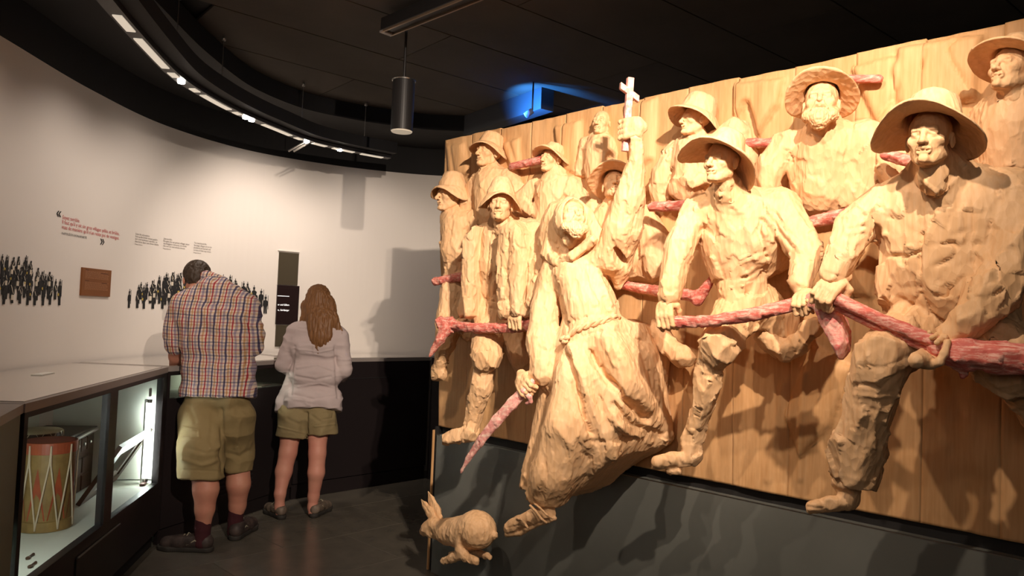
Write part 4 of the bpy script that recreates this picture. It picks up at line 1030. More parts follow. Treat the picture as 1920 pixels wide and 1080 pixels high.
limb(S, [(1390, 540, .26, 44), (1395, 575, .25, 48)], .015); limb(S, [(1380, 590, .28, 42), (1350, 645, .38, 36), (1345, 655, .38, 34)], .02); limb(S, [(1425, 575, .18, 44), (1462, 610, .12, 34), (1455, 640, .1, 28)], .03)
limb(S, [(1328, 665, .37, 20), (1326, 700, .36, 23), (1326, 735, .35, 24), (1308, 790, .32, 18), (1297, 825, .31, 18)], .006)
limb(S, [(1312, 703, .36, 12), (1345, 706, .36, 12)], .004)
boot(S, (1297, 825, .31, 18), (1300, 858, .32, 18), (1232, 866, .40, 19)); limb(S, [(1256, 882, .36, 8), (1272, 885, .36, 6)], .004)
S2 = Solid(); limb(S2, [(1440, 632, .16, 24), (1475, 655, .15, 20), (1500, 648, .16, 18)], .02); limb(S2, [(1495, 640, .17, 16), (1522, 615, .17, 18), (1530, 608, .15, 15)], .02); limb(S2, [(1496, 665, .185, 4), (1515, 632, .20, 4)], .002); limb(S2, [(1517, 622, .20, 3.5), (1521, 610, .20, 3.5)], .002)
Vs, Qs = S2.mesh(.006); Vs = carve(Vs, Qs, [([(1465, 620), (1490, 660)], 4, -.008)], .04, .003)
hnds = [placed_hand(1253, 600, .46, RS(1255, 600, .46, 11), 38, adir((1271, 604), (1512, 567), .46, .42), (-.1, -1, .35), 1),
        placed_hand(1508, 572, .43, RS(1508, 572, .43, 12), 38, adir((1271, 604), (1512, 567), .46, .42), (.0, -.35, 1), -1), (Vs, Qs)]
strk = [([(1335, 365), (1338, 420), (1345, 500)], 4, -.012), ([(1350, 365), (1375, 380), (1392, 362)], 4, .010), ([(1300, 405), (1310, 450), (1330, 500)], 5, -.012), ([(1435, 380), (1420, 430), (1440, 480)], 6, -.022), ([(1425, 395), (1450, 425), (1480, 470)], 4, .012),
        ([(1440, 400), (1465, 440), (1500, 480)], 3, -.014), ([(1430, 410), (1455, 450), (1480, 485)], 3, -.012), ([(1450, 395), (1475, 430), (1512, 470)], 3, -.012), ([(1320, 430), (1350, 445)], 6, -.012), ([(1380, 410), (1395, 460)], 7, -.012), ([(1325, 470), (1360, 455), (1400, 470)], 6, -.010),
        ([(1350, 500), (1400, 480), (1440, 470)], 5, -.012), ([(1345, 528), (1395, 520), (1440, 500)], 3.5, -.016), ([(1350, 545), (1400, 535), (1435, 525)], 3, .008), ([(1348, 560), (1385, 552), (1415, 555)], 4, -.010), ([(1275, 465), (1290, 500)], 4, -.012), ([(1262, 490), (1285, 505)], 4, -.010), ([(1248, 545), (1272, 550)], 3, -.008),
        ([(1315, 640), (1350, 625), (1378, 640)], 6, .010), ([(1322, 660), (1362, 680)], 3, .006), ([(1345, 600), (1375, 655)], 6, -.010), ([(1298, 698), (1346, 706)], 3.5, .006), ([(1297, 707), (1346, 714)], 2, -.006), ([(1315, 740), (1300, 790)], 4, -.008), ([(1330, 745), (1320, 790)], 4, -.006),
        ([(1275, 828), (1320, 834)], 3, -.010), ([(1262, 835), (1275, 868)], 3, -.007), ([(1240, 845), (1255, 870)], 2.5, -.005), ([(1495, 530), (1515, 540)], 3, .006)]
figure('carved_man', 'carved front row man in a big soft hat holding a red hoe level with both hands', S, [hd], hnds, strk, hats=[placed_hat(hd, -18, 12, rb=.195, rc=.098, hc=.115, taper=.72, droop=.055, wave=.045, ph=2.32, seed=11)], seed=13, cell=.05, amp=.006)
lg = pole('hoe', [(1262, 604, .46, 11), (1340, 602, .46, 11.5), (1420, 588, .45, 13), (1525, 562, .42, 14)], REL, label='red hoe with a pale blade pointing down, held by the man in the soft hat')
S = Solid(); S.poly(POLY([(1532, 560), (1548, 532), (1560, 524), (1572, 540), (1576, 578), (1588, 612), (1593, 645), (1586, 662), (1577, 676), (1567, 655), (1546, 612), (1532, 584)], .46), -.50, -.42, .02, .01); limb(S, [(1520, 566, .44, 14), (1550, 556, .47, 20)], .02)
V, Q = S.mesh(.005); V = carve(V, Q, [([(1536, 590), (1560, 596), (1574, 590)], 3, -.006), ([(1550, 605), (1580, 665)], 4, .006)], .03, .003); obj_np('hoe_blade', V, Q, wood_mat('pale_pink_wood', (.74, .44, .36), (.70, .30, .25), gouge=.35, streak=((.66, .16, .15), 5, (5, 14, 14))), lg)
# ---- big man on the right
hd = placed_head(1742, 262, .54, 112, 12, 2); S = Solid()
limb(S, [(1752, 300, .44, 38), (1765, 345, .38, 60), (1775, 430, .34, 80), (1770, 520, .34, 78)], .04); limb(S, [(1672, 385, .38, 42), (1750, 350, .38, 44), (1868, 372, .32, 56)], .04)
puff(S, [(1645, 400), (1680, 352), (1750, 330), (1830, 326), (1908, 345), (1918, 420), (1906, 506), (1872, 560), (1838, 598), (1801, 622), (1762, 596), (1724, 550), (1697, 590), (1655, 572), (1643, 540), (1656, 473), (1643, 420)], .12, .45, .09, .04)
limb(S, [(1655, 385, .40, 38), (1602, 430, .44, 35), (1582, 470, .47, 30), (1563, 512, .50, 27)], .014); limb(S, [(1555, 520, .50, 17), (1550, 545, .51, 15)], .004)
limb(S, [(1905, 375, .34, 54), (1906, 470, .40, 48), (1868, 545, .46, 40), (1815, 600, .50, 30)], .03); limb(S, [(1800, 612, .50, 22), (1775, 630, .51, 19)], .006)
limb(S, [(1730, 585, .30, 62), (1835, 585, .28, 62)], .02); limb(S, [(1735, 605, .32, 58), (1685, 645, .44, 52), (1652, 672, .50, 46)], .02)
limb(S, [(1648, 690, .49, 47), (1632, 760, .46, 40), (1612, 830, .42, 44), (1600, 890, .40, 46)], .02)
limb(S, [(1840, 610, .28, 60), (1878, 665, .38, 56), (1895, 700, .36, 50)], .03); limb(S, [(1900, 700, .30, 40), (1960, 790, .14, 34)], .03)
S.plane(RP(1600, 905, .40), np.array([-.3, 0, -1]), .003)
boot_s = Solid(); boot(boot_s, (1586, 905, .40, 26), (1598, 940, .40, 19), (1522, 950, .47, 24)); Vs, Qs = boot_s.mesh(.006); Vs = carve(Vs, Qs, [([(1530, 925), (1548, 945)], 4, -.007), ([(1510, 950), (1550, 955)], 3, -.006), ([(1560, 915), (1600, 930)], 4, -.006)], .05, .004)
hnds = [placed_hand(1550, 556, .52, RS(1550, 556, .52, 14), 48, adir((1578, 562), (1765, 642), .52, .54), (-.3, -.6, 1), 1),
        placed_hand(1752, 650, .545, RS(1752, 650, .545, 15), 52, adir((1578, 562), (1765, 642), .52, .54), (.15, .25, -1), 1), (Vs, Qs)]
strk = [([(1728, 345), (1730, 400), (1727, 470), (1722, 550)], 4, -.014), ([(1735, 345), (1738, 420), (1734, 480)], 3, .010), ([(1738, 340), (1760, 365), (1800, 330)], 5, .014), ([(1640, 400), (1650, 460), (1655, 500)], 6, -.016), ([(1880, 360), (1860, 420), (1850, 470), (1870, 520)], 6, -.020), ([(1820, 380), (1826, 420), (1815, 460)], 6, -.014),
        ([(1665, 400), (1700, 430), (1728, 440)], 8, -.012), ([(1660, 440), (1700, 460), (1726, 470)], 6, .010), ([(1660, 478), (1700, 482), (1724, 470)], 4, -.018), ([(1745, 460), (1790, 455)], 6, -.014), ([(1750, 500), (1800, 480)], 7, -.014), ([(1660, 510), (1690, 540), (1722, 540)], 6, -.014), ([(1740, 520), (1770, 530), (1780, 570)], 7, -.014), ([(1790, 440), (1825, 430)], 6, -.012), ([(1800, 500), (1840, 490)], 7, -.010),
        ([(1690, 586), (1708, 572), (1722, 554)], 3.5, -.020), ([(1727, 552), (1745, 585), (1765, 600)], 3.5, -.020), ([(1730, 600), (1720, 640)], 6, -.012), ([(1595, 405), (1610, 450)], 5, -.010), ([(1590, 430), (1620, 425)], 4, -.016), ([(1588, 445), (1622, 440)], 4, -.014), ([(1570, 480), (1600, 490)], 5, -.010), ([(1543, 510), (1590, 522)], 3, -.008),
        ([(1615, 650), (1660, 632), (1700, 660)], 7, .014), ([(1610, 690), (1660, 690), (1710, 665)], 4, -.016), ([(1605, 720), (1650, 728), (1690, 700)], 4, -.018), ([(1600, 740), (1650, 745), (1680, 740)], 4, .014), ([(1600, 758), (1640, 770)], 4, -.016), ([(1655, 790), (1630, 830), (1650, 860)], 5, .012), ([(1590, 790), (1600, 850)], 6, -.012), ([(1655, 770), (1640, 880)], 5, -.010), ([(1570, 890), (1640, 905)], 4, .010),
        ([(1610, 800), (1625, 850), (1605, 880)], 5, .010), ([(1830, 620), (1870, 660), (1880, 700)], 6, -.012), ([(1640, 360), (1665, 400)], 5, .010), ([(1850, 560), (1880, 545)], 4, -.012)]
figure('carved_man', 'carved big man at the right in a wide brimmed hat and buttoned waistcoat', S, [hd], hnds, strk, hats=[placed_hat(hd, -15, 4, rb=.192, rc=.105, hc=.12, taper=.80, droop=.045, wave=.036, ph=1.77, seed=12)], seed=14, cell=.058, amp=.0065, fold=((5, 5, 2.4, .003),))
lg = pole('split_pole', [(1568, 560, .52, 12), (1660, 603, .53, 12), (1775, 650, .54, 14)], REL, label='split red pole slanting down to the big man\'s left hand')
pole('pole_half', [(1570, 574, .50, 10), (1660, 618, .51, 11), (1765, 662, .52, 12)], lg)
S = Solid(); limb(S, [(1758, 652, .53, 20), (1800, 662, .53, 27), (1870, 670, .53, 28), (1990, 676, .52, 30)], .02); S.ell(RP(1848, 676, .60), (.045, .02, .02), k=.01, sub=True); limb(S, [(1800, 685, .52, 10), (1808, 702, .53, 6), (1803, 708, .53, 4)], .01)
V, Q = S.mesh(.007); V = carve(V, Q, [([(1795, 640), (1790, 690)], 3, .006), ([(1820, 690), (1990, 705)], 4, -.006)], .05, .0025); o = obj_np('log', V, Q, REDW, REL); o['label'] = 'thick dark red log running out of frame at the right'
# other red poles of the back rows
pole('tool_handle', [(960, 312, .10, 7), (1015, 300, .11, 8)], REL, label='short red pole between the two back row men at the top left')
pole('tool_handle', [(880, 378, .09, 6), (900, 380, .09, 6)], REL, label='tiny red pole end behind the shoulder of the far left man')
pole('tool_handle', [(1222, 388, .20, 9), (1300, 384, .22, 10)], REL, label='red pole ending behind the shoulder of the man in the soft hat')
S = Solid(); limb(S, [(1165, 534, .20, 8), (1230, 545, .24, 10), (1310, 556, .27, 12)], .006); limb(S, [(1308, 562, .27, 12), (1328, 535, .28, 9), (1336, 520, .28, 6)], .006)
V, Q = S.mesh(.006); V = carve(V, Q, cell=.04, amp=.003); o = obj_np('bent_tool', V, Q, REDW, REL); o['label'] = 'red bent tool behind the soft hatted man\'s right arm'
pole('tool_handle', [(1500, 422, .22, 11), (1560, 408, .24, 12), (1625, 392, .26, 11)], REL, label='pale red pole crossing behind the big man\'s raised arm')
pole('tool_handle', [(1400, 268, .08, 9), (1446, 268, .09, 9)], REL, label='red pole stub left of the bearded man')
pole('tool_handle', [(1572, 148, .10, 8), (1648, 148, .09, 8)], REL, label='flat red pole behind the hat of the bearded man')
pole('tool_handle', [(1660, 290, .24, 10), (1720, 306, .26, 12)], REL, label='red pole stub under the hat brim of the big man')

# ---- plinth
PL = thing('dark_relief_plinth', 'dark slate plinth under the wooden relief, reaching to the floor', 'plinth', RB, REL_ROT)
M_pl = mat('plinth_slate', (.125, .130, .120), .5, bump=(25, .12, .002), var=(2.5, (.105, .11, .10), .2))
pz = V_BOT - .045
MB().box((U_END / 2 + .01, .05, pz / 2), (U_END - .02, .14, pz), ch=.003).build('front_board', M_pl, PL)
MB().box((U_END / 2, .055, V_BOT - .023), (U_END - .04, .06, .044)).build('shadow_gap', M_black, PL)  # black bar paints in the shade of the gap under the relief
MB().box((U_END / 2 + .01, -.017, pz - .001), (U_END - .02, .006, .004)).build('top_edge_highlight', M_metal, PL)  # pale strip stands in for the highlight along the plinth's upper edge
MB().box((-.006, .02, V_BOT / 2), (.012, .05, V_BOT - .01)).build('edge_gap', M_black, PL); MB().box((-.018, .01, V_BOT / 2 - .01), (.009, .05, V_BOT - .03)).build('edge_strip', PANELW, PL)
MB().box((U_END / 2, .20, ztop / 2), (U_END, .18, ztop - .03)).build('rear_wall', M_black, PL)

# ---- the hare running in front of the plinth
HR = thing('carved_rabbit', 'pale carved wooden rabbit running left in front of the dark plinth', 'carving', RB, REL_ROT)
S = Solid(); W0 = .22
def HJ(x, y, r, dw=0): return (x, y, W0 + dw, r)
limb(S, [HJ(813, 984, 15), HJ(803, 991, 13), HJ(795, 996, 8.5)], .012); limb(S, [HJ(818, 984, 14), HJ(832, 996, 17), HJ(842, 1000, 20)], .012); limb(S, [HJ(806, 998, 9, .01), HJ(818, 1002, 9)], .01)
limb(S, [HJ(840, 996, 24), HJ(865, 998, 28), HJ(893, 992, 33), HJ(898, 995, 33)], .02); limb(S, [HJ(893, 1000, 28), HJ(880, 1015, 18)], .015)
limb(S, [HJ(868, 1000, 16, .04), HJ(864, 1030, 11, .05), HJ(874, 1045, 8.5, .05), HJ(892, 1052, 7.5, .06)], .01)
limb(S, [HJ(866, 1040, 9, .05), HJ(850, 1046, 8, .05), HJ(832, 1052, 6.5, .05)], .008)
limb(S, [HJ(895, 1012, 14, -.04), HJ(880, 1030, 7, -.05), HJ(912, 1042, 6, -.05), HJ(918, 1045, 5, -.05)], .008); limb(S, [HJ(890, 1030, 5, -.04), HJ(845, 1040, 5, -.03)], .006)
limb(S, [HJ(915, 1010, 8, -.02), HJ(926, 1003, 8, -.02)], .006)
V, Q = S.mesh(.0042)
V = carve(V, Q, [([(868, 985), (862, 1005), (864, 1025)], 3, -.010), ([(838, 985), (835, 1000), (842, 1018)], 3, -.004), ([(803, 988), (800, 986)], 2, -.005), ([(884, 1012), (905, 1008)], 2.5, -.005), ([(896, 960), (908, 975), (912, 1000)], 2, -.004), ([(788, 999), (798, 1002)], 1.5, -.004), ([(832, 1000), (852, 1012)], 2, .003), ([(846, 975), (852, 990)], 3, .003)], .018, .0022, ((40, 40, 20, .0012),), 20)
obj_np('body', V, Q, WOOD, HR)
for pts in ([HJ(817, 978, 9), HJ(807, 962, 10.5), HJ(797, 948, 7), HJ(790, 937, 1.5)], [HJ(825, 980, 10, -.02), HJ(817, 957, 12, -.02), HJ(809, 938, 8, -.02), HJ(803, 922, 1.5, -.02)]):
    S = Solid(); S.chain([J(*p) for p in pts], k=.006, sy=.5); V, Q = S.mesh(.003)
    mid = pts[1:3]; V = carve(V, Q, [([(p[0] - 2, p[1]) for p in pts[1:]], 2, -.005)], .02, .001); obj_np('ear', V, Q, WOOD, HR)
S = Solid(); S.ell(RP(803, 986, W0 + .036), (.007, .006, .006)); V, Q = S.mesh(.002); obj_np('eye', V, Q, WOOD, HR)
MB().tube([RP(870, 1000, W0), RP(870, 1000, 0) * np.array([1, 0, 1]) + np.array([0, -.0295, 0])], .008, 8).build('mounting_pin', M_blackmetal, HR)
# ------------------------------------------------------------------ things printed and mounted on the curved wall
ARC = np.concatenate([[0], np.cumsum(np.linalg.norm(np.diff(WALLC, axis=0), axis=1))])
def on_wall(px, py):
    """pixel -> (arc length, height) on the curved wall"""
    r = ray(px, py); best = None
    for i in range(len(WALLC) - 1):
        p = WALLC[i]; e = WALLC[i + 1] - p; A = np.array([[r[0], -e[0]], [r[1], -e[1]]])
        if abs(np.linalg.det(A)) < 1e-9: continue
        t, u = np.linalg.solve(A, p - EYE[:2])
        if t > 0 and -1e-6 <= u <= 1 + 1e-6 and (best is None or t > best[0]): best = (t, ARC[i] + u * (ARC[i + 1] - ARC[i]))
    return best[1], EYE[2] + best[0] * r[2]
def wall_map(s, z, off):
    s = np.asarray(s, float); x = np.interp(s, ARC, WALLC[:, 0]); y = np.interp(s, ARC, WALLC[:, 1]); nx = np.interp(s, ARC, INW[:, 0]); ny = np.interp(s, ARC, INW[:, 1])
    return np.stack([x + nx * off, y + ny * off, np.broadcast_to(z, s.shape)], -1)
M_ink = mat('black_print', (.012, .012, .013), .7); M_redink = mat('red_print', (.50, .06, .06), .7); M_greyink = mat('brown_grey_print', (.10, .075, .06), .7)
M_cream = mat('cream_print', (.62, .55, .45), .7); M_yel = mat('yellow_print', (.50, .36, .08), .7); M_whiteink = mat('white_print', (.8, .8, .8), .7)
dg = bpy.context.evaluated_depsgraph_get()
def text_mesh(body, size, space=1.0, bold=0.0):
    cu = bpy.data.curves.new('t', 'FONT'); cu.body = body; cu.size = size; cu.space_character = space; cu.offset = bold; cu.resolution_u = 2
    o = bpy.data.objects.new('t', cu); me = bpy.data.meshes.new_from_object(o)
    V = np.empty(len(me.vertices) * 3); me.vertices.foreach_get('co', V); V = V.reshape(-1, 3); F = [tuple(p.vertices) for p in me.polygons]
    bpy.data.objects.remove(o); bpy.data.curves.remove(cu); bpy.data.meshes.remove(me); return V, F
def wall_text(name, body, pl, pr, m, hpx=None, parent=None, off=.0025, bold=.0, **props):
    """text on the wall between two baseline pixels"""
    s0, z0 = on_wall(*pl); s1, z1 = on_wall(*pr); V, F = text_mesh(body, 1.0, 1.0, bold)
    wd = V[:, 0].max() - V[:, 0].min(); k = (s1 - s0) / wd
    ky = k if hpx is None else abs(on_wall(pl[0], pl[1] - hpx)[1] - z0) / .72
    P = wall_map(s0 + (V[:, 0] - V[:, 0].min()) * k, z0 + V[:, 1] * ky, off)
    return obj_np(name, P, [f[::-1] for f in F], m, parent, False, **props)
qt = thing('wall_quotation', 'red French quotation in serif lettering with black guillemets, upper left of the white wall', 'lettering')
wall_text('guillemet', '«', (105, 405), (114, 405.5), M_ink, 17, qt, bold=.012)
wall_text('quote_line', 'Soyez terrible.', (116.5, 410), (149, 417), M_redink, 7.6, qt)
wall_text('quote_line', "Il faut qu'il y ait six gros villages pillés et brûlés,", (116, 419), (223.5, 440), M_redink, 7.6, qt)
wall_text('quote_line', "mais de manière qu'il n'en reste pas de vestiges.", (115.5, 428.5), (223, 448), M_redink, 7.6, qt)
wall_text('author_line', 'NAPOLÉON BONAPARTE', (115, 439), (162, 447), M_ink, 4.6, qt, bold=.0)
wall_text('guillemet', '»', (187, 458), (195, 459), M_ink, 17, qt, bold=.012)
def para(label, x, y, dx, dy, lines, ws, attr):
    t = thing('wall_paragraph', label, 'lettering')
    for i, (ln, w_) in enumerate(zip(lines, ws)):
        yy = y + i * dy; wall_text('text_line', ln, (x - i * .3, yy), (x + w_, yy + w_ * dx), M_greyink, 3.4, t)
    yy = y + len(lines) * dy; wall_text('text_line', attr, (x - 1, yy), (x + 13, yy + 13 * dx), M_greyink, 2.3, t)
para('small dark paragraph on the wall, nearest to the red quotation', 253.5, 439.5, .115, 4.7, ['Seien Sie schrecklich.', 'Sechs große Dörfer müssen geplün-', 'dert und verbrannt werden, so', 'dass keine Spur von ihnen bleibt.'], (27, 42, 41, 44), 'Napoleon')
para('small dark paragraph on the wall, middle one of the three in a row', 306.5, 448.5, .105, 4.5, ['Siate terribile.', 'Bisogna che sei grossi villaggi siano', 'saccheggiati e bruciati, in modo', 'che non ne resti alcuna traccia.'], (16, 48, 43, 40), 'Napoleone')
para('small dark paragraph on the wall, straight above the man\'s head', 363.5, 456.5, .09, 4.5, ['You must be terrible.', 'Six large villages are to be', 'plundered and burned, and', 'no trace of them may remain.'], (24, 33, 31, 32), 'Napoleon')

# printed soldiers: thin silhouettes flush on the wall
def soldier(kind):
    r = random.Random(kind); B = MB(); mi = []
    def pol(pts, m, y):
        n0 = len(B.f); n = len(pts); V = [(a, y, b) for a, b in pts] + [(a, .0006, b) for a, b in pts]
        B.add(V, [tuple(range(n))] + [(i, n + i, n + (i + 1) % n, (i + 1) % n) for i in range(n)]); mi.extend([m] * (len(B.f) - n0))
    lean = r.uniform(-.02, .02)
    pol([(-.09, 0), (.0, .0), (-.01, .42), (-.10, .42)], 0, -.001); pol([(.03, .0), (.13, .0), (.10, .42), (.0, .42)], 0, -.001)
    if kind == 1: pol([(-.11, .17), (.11, .17), (.12, .45), (-.12, .45)], 1 + (kind % 2 if kind == 5 else 0), -.0016)
    pol([(-.12, .40), (.12, .40), (.14, .60), (.13, .76), (.05, .80), (-.05, .80), (-.13, .76), (-.15, .60)], 0, -.0012)
    pol([(-.17, .46), (-.11, .46), (-.11, .74), (-.15, .72)], 0, -.0012); pol([(.11, .46), (.17, .48), (.15, .72), (.11, .74)], 0, -.0012)
    if kind % 2: pol([(-.09, .74), (-.05, .76), (.10, .52), (.06, .50)], 1, -.0018)
    pol([(-.045, .79), (.045, .79), (.05, .87), (-.05, .87)], 3, -.0012)
    pol([(-.06, .86), (.06, .86), (.075, 1.0), (-.075, 1.0)], 0, -.0014)
    if kind in (0, 2, 3, 4): pol([(-.015, 1.0), (.015, 1.0), (.02, 1.13), (-.02, 1.13)], 0, -.0014)
    if kind in (0, 2, 5): pol([(.16, .25), (.19, .25), (.17, 1.08), (.15, 1.08)], 0, -.0014)
    if kind == 4: pol([(-.24, .50), (-.12, .50), (-.12, .64), (-.24, .64)], 2, -.0018)
    me = mesh_np('soldier', B.v, B.f, [M_ink, M_cream, M_yel, M_greyink], False)
    for p, m in zip(me.polygons, mi): p.material_index = m
    return me
SOL = [soldier(k) for k in range(6)]
def place_soldier(px, py, hpx, parent, rnd):
    s, z = on_wall(px, py); z1 = on_wall(px, py - hpx)[1]; p = wall_map(np.array([s]), z, .004)[0]
    j = int(np.clip(np.searchsorted(ARC, s), 1, len(ARC) - 1)); nx, ny = INW[j]
    o = new_obj('soldier', SOL[rnd.randrange(6)], parent); o.location = p; k = (z1 - z) / 1.05
    o.rotation_euler = (0, 0, math.atan2(ny, nx) + math.pi / 2); o.scale = (k * rnd.choice((.95, .85, -.9)), 1, k)
rnd = random.Random(7)
cr1 = thing('soldier_print', 'crowd of small dark soldiers printed on the wall at the far left edge', 'wall print')
for row, (yy, xm, xo) in enumerate(((573, 120, 0), (562, 112, 9), (553, 100, 2), (543, 88, 8), (533, 74, 3), (523, 58, 8), (514, 48, 0))):
    x = -70 + xo
    while x < xm:
        place_soldier(x + rnd.uniform(-3, 3), yy + .03 * (x - 100) + rnd.uniform(-2.5, 2.5), 37 - row * 1.0, cr1, rnd); x += 15 if row == 0 else 11.5
cr2 = thing('soldier_print', 'crowd of small dark soldiers printed on the wall behind the man', 'wall print')
for row, (yy, xa, xm, xo) in enumerate(((578, 238, 503, 0), (568, 252, 497, 5), (560, 264, 484, 0), (552, 278, 468, 7), (544, 292, 450, 2), (538, 306, 432, 6), (532, 322, 345, 2))):
    x = xa + xo
    while x < xm:
        if not (row == 0 and x > 430 and x < 480): place_soldier(x + rnd.uniform(-2.5, 2.5), yy + .036 * (x - 237) + rnd.uniform(-1.5, 1.5), 33 - row * 1.2, cr2, rnd)
        x += 16 if row == 0 else 10.5
# bronze text plaque
def wall_board(name, pl_t, pr_b, m, th, parent, off=0.0, n=6, **pr):
    s0, z1 = on_wall(*pl_t); s1, z0 = on_wall(*pr_b); ss = np.linspace(s0, s1, n); V = []
    a = wall_map(ss, z0, off); b = wall_map(ss, z1, off); c = wall_map(ss, z1, off + th); d = wall_map(ss, z0, off + th); F = []
    for i in range(n): V += [a[i], b[i], c[i], d[i]]
    for i in range(n - 1):
        k = i * 4
        for q in range(4): F.append((k + q, k + (q + 1) % 4, k + 4 + (q + 1) % 4, k + 4 + q))
    F += [(0, 1, 2, 3), (n * 4 - 1, n * 4 - 2, n * 4 - 3, n * 4 - 4)]
    B = MB(); B.add(V, F); return B.build(name, m, parent, **pr), (s0, s1, z0, z1)
pq = thing('text_plaque', 'square brown plaque with small lines of text, on the wall left of the man', 'plaque')
_, (s0, s1, z0, z1) = wall_board('board', (152, 501), (203, 556.5), mat('plaque_brown', (.215, .072, .014), .5, var=(6, (.17, .055, .012), .3)), .012, pq)
B = MB(); rp_ = random.Random(3)
M_pt = mat('plaque_print', (.36, .17, .085), .6); M_pd = mat('plaque_print_dark', (.07, .015, .005), .6)
def dash(B, sa, sb, z, h, off): 
    P = wall_map(np.array([sa, sb, sb, sa]), np.array([z, z, z + h, z + h]), off); P[:, 2] = [z, z, z + h, z + h]; B.add(P, [(0, 1, 2, 3)])
L_ = s1 - s0; Hq = z1 - z0
for blk, (za, zb_) in enumerate(((.88, .58), (.48, .16))):
    k = int((za - zb_) / .042)
    for i in range(k):
        z = z0 + Hq * (za - i * .042); sa = s0 + L_ * .09
        while sa < s0 + L_ * (.86 - rp_.random() * .06): wl = L_ * rp_.uniform(.03, .10); dash(B, sa, sa + wl, z, Hq * .016, .0132); sa += wl + L_ * .014
B.build('small_print', M_pt, pq, kind='stuff')
B = MB()
for z, a, b_ in ((.915, .09, .20), (.525, .09, .23), (.84, .62, .88), (.475, .66, .86)): dash(B, s0 + L_ * a, s0 + L_ * b_, z0 + Hq * z, Hq * .022, .0134)
B.build('heading_print', M_pd, pq, kind='stuff')
# tall dark slot panel with a screen
tp = thing('wall_screen_panel', 'tall narrow dark panel with a screen in its middle, on the wall left of the woman', 'display panel')
M_slot = mat('slot_grey_brown', (.060, .048, .030), .35); M_scr = mat('screen_dark', (.018, .010, .010), .25)
wall_board('upper_board', (523, 472.5), (557, 535.5), M_slot, .010, tp); wall_board('screen', (519.5, 534), (557, 609), M_scr, .014, tp); wall_board('lower_board', (517, 609), (553, 650), M_slot, .010, tp)
fr_ = wall_board('frame_edge', (521, 470), (561, 472.5), M_wall, .016, tp)
wall_text('screen_text', 'er und Gillem', (519.5, 572.5), (541, 573.5), mat('screen_white', (.9, .9, .9), .5, emit=((1, 1, 1), .5)), 3.4, tp, .0155)
wall_text('screen_text', 'n, Soldatpr', (519.5, 582.5), (541, 583.5), bpy.data.materials['screen_white'], 3.4, tp, .0155)
B = MB(); a, z = on_wall(519, 555); b_, _ = on_wall(541, 556); dash(B, a, b_, z, .004, .0158); B.build('screen_line', bpy.data.materials['screen_white'], tp)

# ------------------------------------------------------------------ inside the lit case
def ABd(px, py, d):
    p0 = in_front(CA, CB, 0, d, 0); return on_plane(px, py, p0, np.array([nAB[0], nAB[1], 0]))
ZF = zb - .002 + .0005
c = on_z(84, 988, ZF); Yd = c[1]; rD = m_of(44, Yd); hD = PD(84, 824, Yd)[2] - ZF
dr = thing('rope_drum', 'tall old drum with red and ochre shell and white ropes, inside the lit case', 'drum', (c[0], c[1], ZF))
M_och = mat('drum_ochre', (.33, .21, .07), .5, var=(14, (.20, .12, .04), .2), bump=(40, .3, .002)); M_drred = mat('drum_red', (.42, .09, .03), .45, var=(10, (.28, .06, .03), .2))
M_rope = mat('rope_white', (.58, .47, .33), .8, bump=(300, .6, .002)); M_brown = mat('old_brown_wood', (.085, .038, .018), .4, var=(9, (.045, .022, .012), .2), bump=(30, .3, .002)); M_skin_d = mat('drum_skin', (.55, .45, .28), .6, var=(6, (.40, .30, .16), .2))
MB().lathe([(rD * .97, .0), (rD * .97, hD), (rD * .93, hD), (rD * .93, hD - .02), (.001, hD - .02)], n=48).build('shell', M_och, dr, smooth=False)
MB().lathe([(rD * .92, hD - .018), (.001, hD - .016)], n=48).build('drum_head', M_brown, dr)
for z_, hh_, nm in ((hD - .055, .055, 'top_hoop'), (.0, .05, 'bottom_hoop')):
    MB().lathe([(rD * .975, z_), (rD * 1.02, z_ + .002), (rD * 1.02, z_ + hh_ - .002), (rD * .975, z_ + hh_)], n=48).build(nm, M_drred if nm == 'top_hoop' else M_och, dr)
def cyl(a, z, r): return (r * math.cos(a), r * math.sin(a), z)
nz_ = 8
for k in range(nz_):
    a0 = 2 * math.pi * k / nz_ + .15; V = []; F = []; m_ = 7
    for i in range(m_):
        t = i / (m_ - 1); wv_ = .36 * (1 - t)
        V += [cyl(a0 - wv_, .055 + t * (hD - .17), rD * .985), cyl(a0 + wv_, .055 + t * (hD - .17), rD * .985)]
        if i: F.append((2 * i - 2, 2 * i - 1, 2 * i + 1, 2 * i))
    B = MB(); B.add(V, F); B.build('painted_flame', M_drred, dr)
for k in range(nz_):
    a0 = 2 * math.pi * k / nz_ - .2; da = 2 * math.pi / nz_ / 2
    pts = [cyl(a0, hD - .012, rD * 1.045), cyl(a0 + .02, hD - .10, rD * 1.03)] + [cyl(a0 + .02 + (da - .04) * t, hD - .10 - (hD - .14) * t, rD * 1.03) for t in (.3, .6, .85, 1)] + [cyl(a0 + da, .012, rD * 1.045)]
    pts2 = [cyl(a0 + da, .012, rD * 1.045), cyl(a0 + da + .03, .05, rD * 1.03)] + [cyl(a0 + da + .03 + (da - .05) * t, .05 + (hD - .14) * t, rD * 1.03) for t in (.3, .6, .85, 1)] + [cyl(a0 + 2 * da, hD - .012, rD * 1.045)]
    MB().tube(pts, .0042, 6).tube(pts2, .0042, 6).build('rope', M_rope, dr, smooth=True)
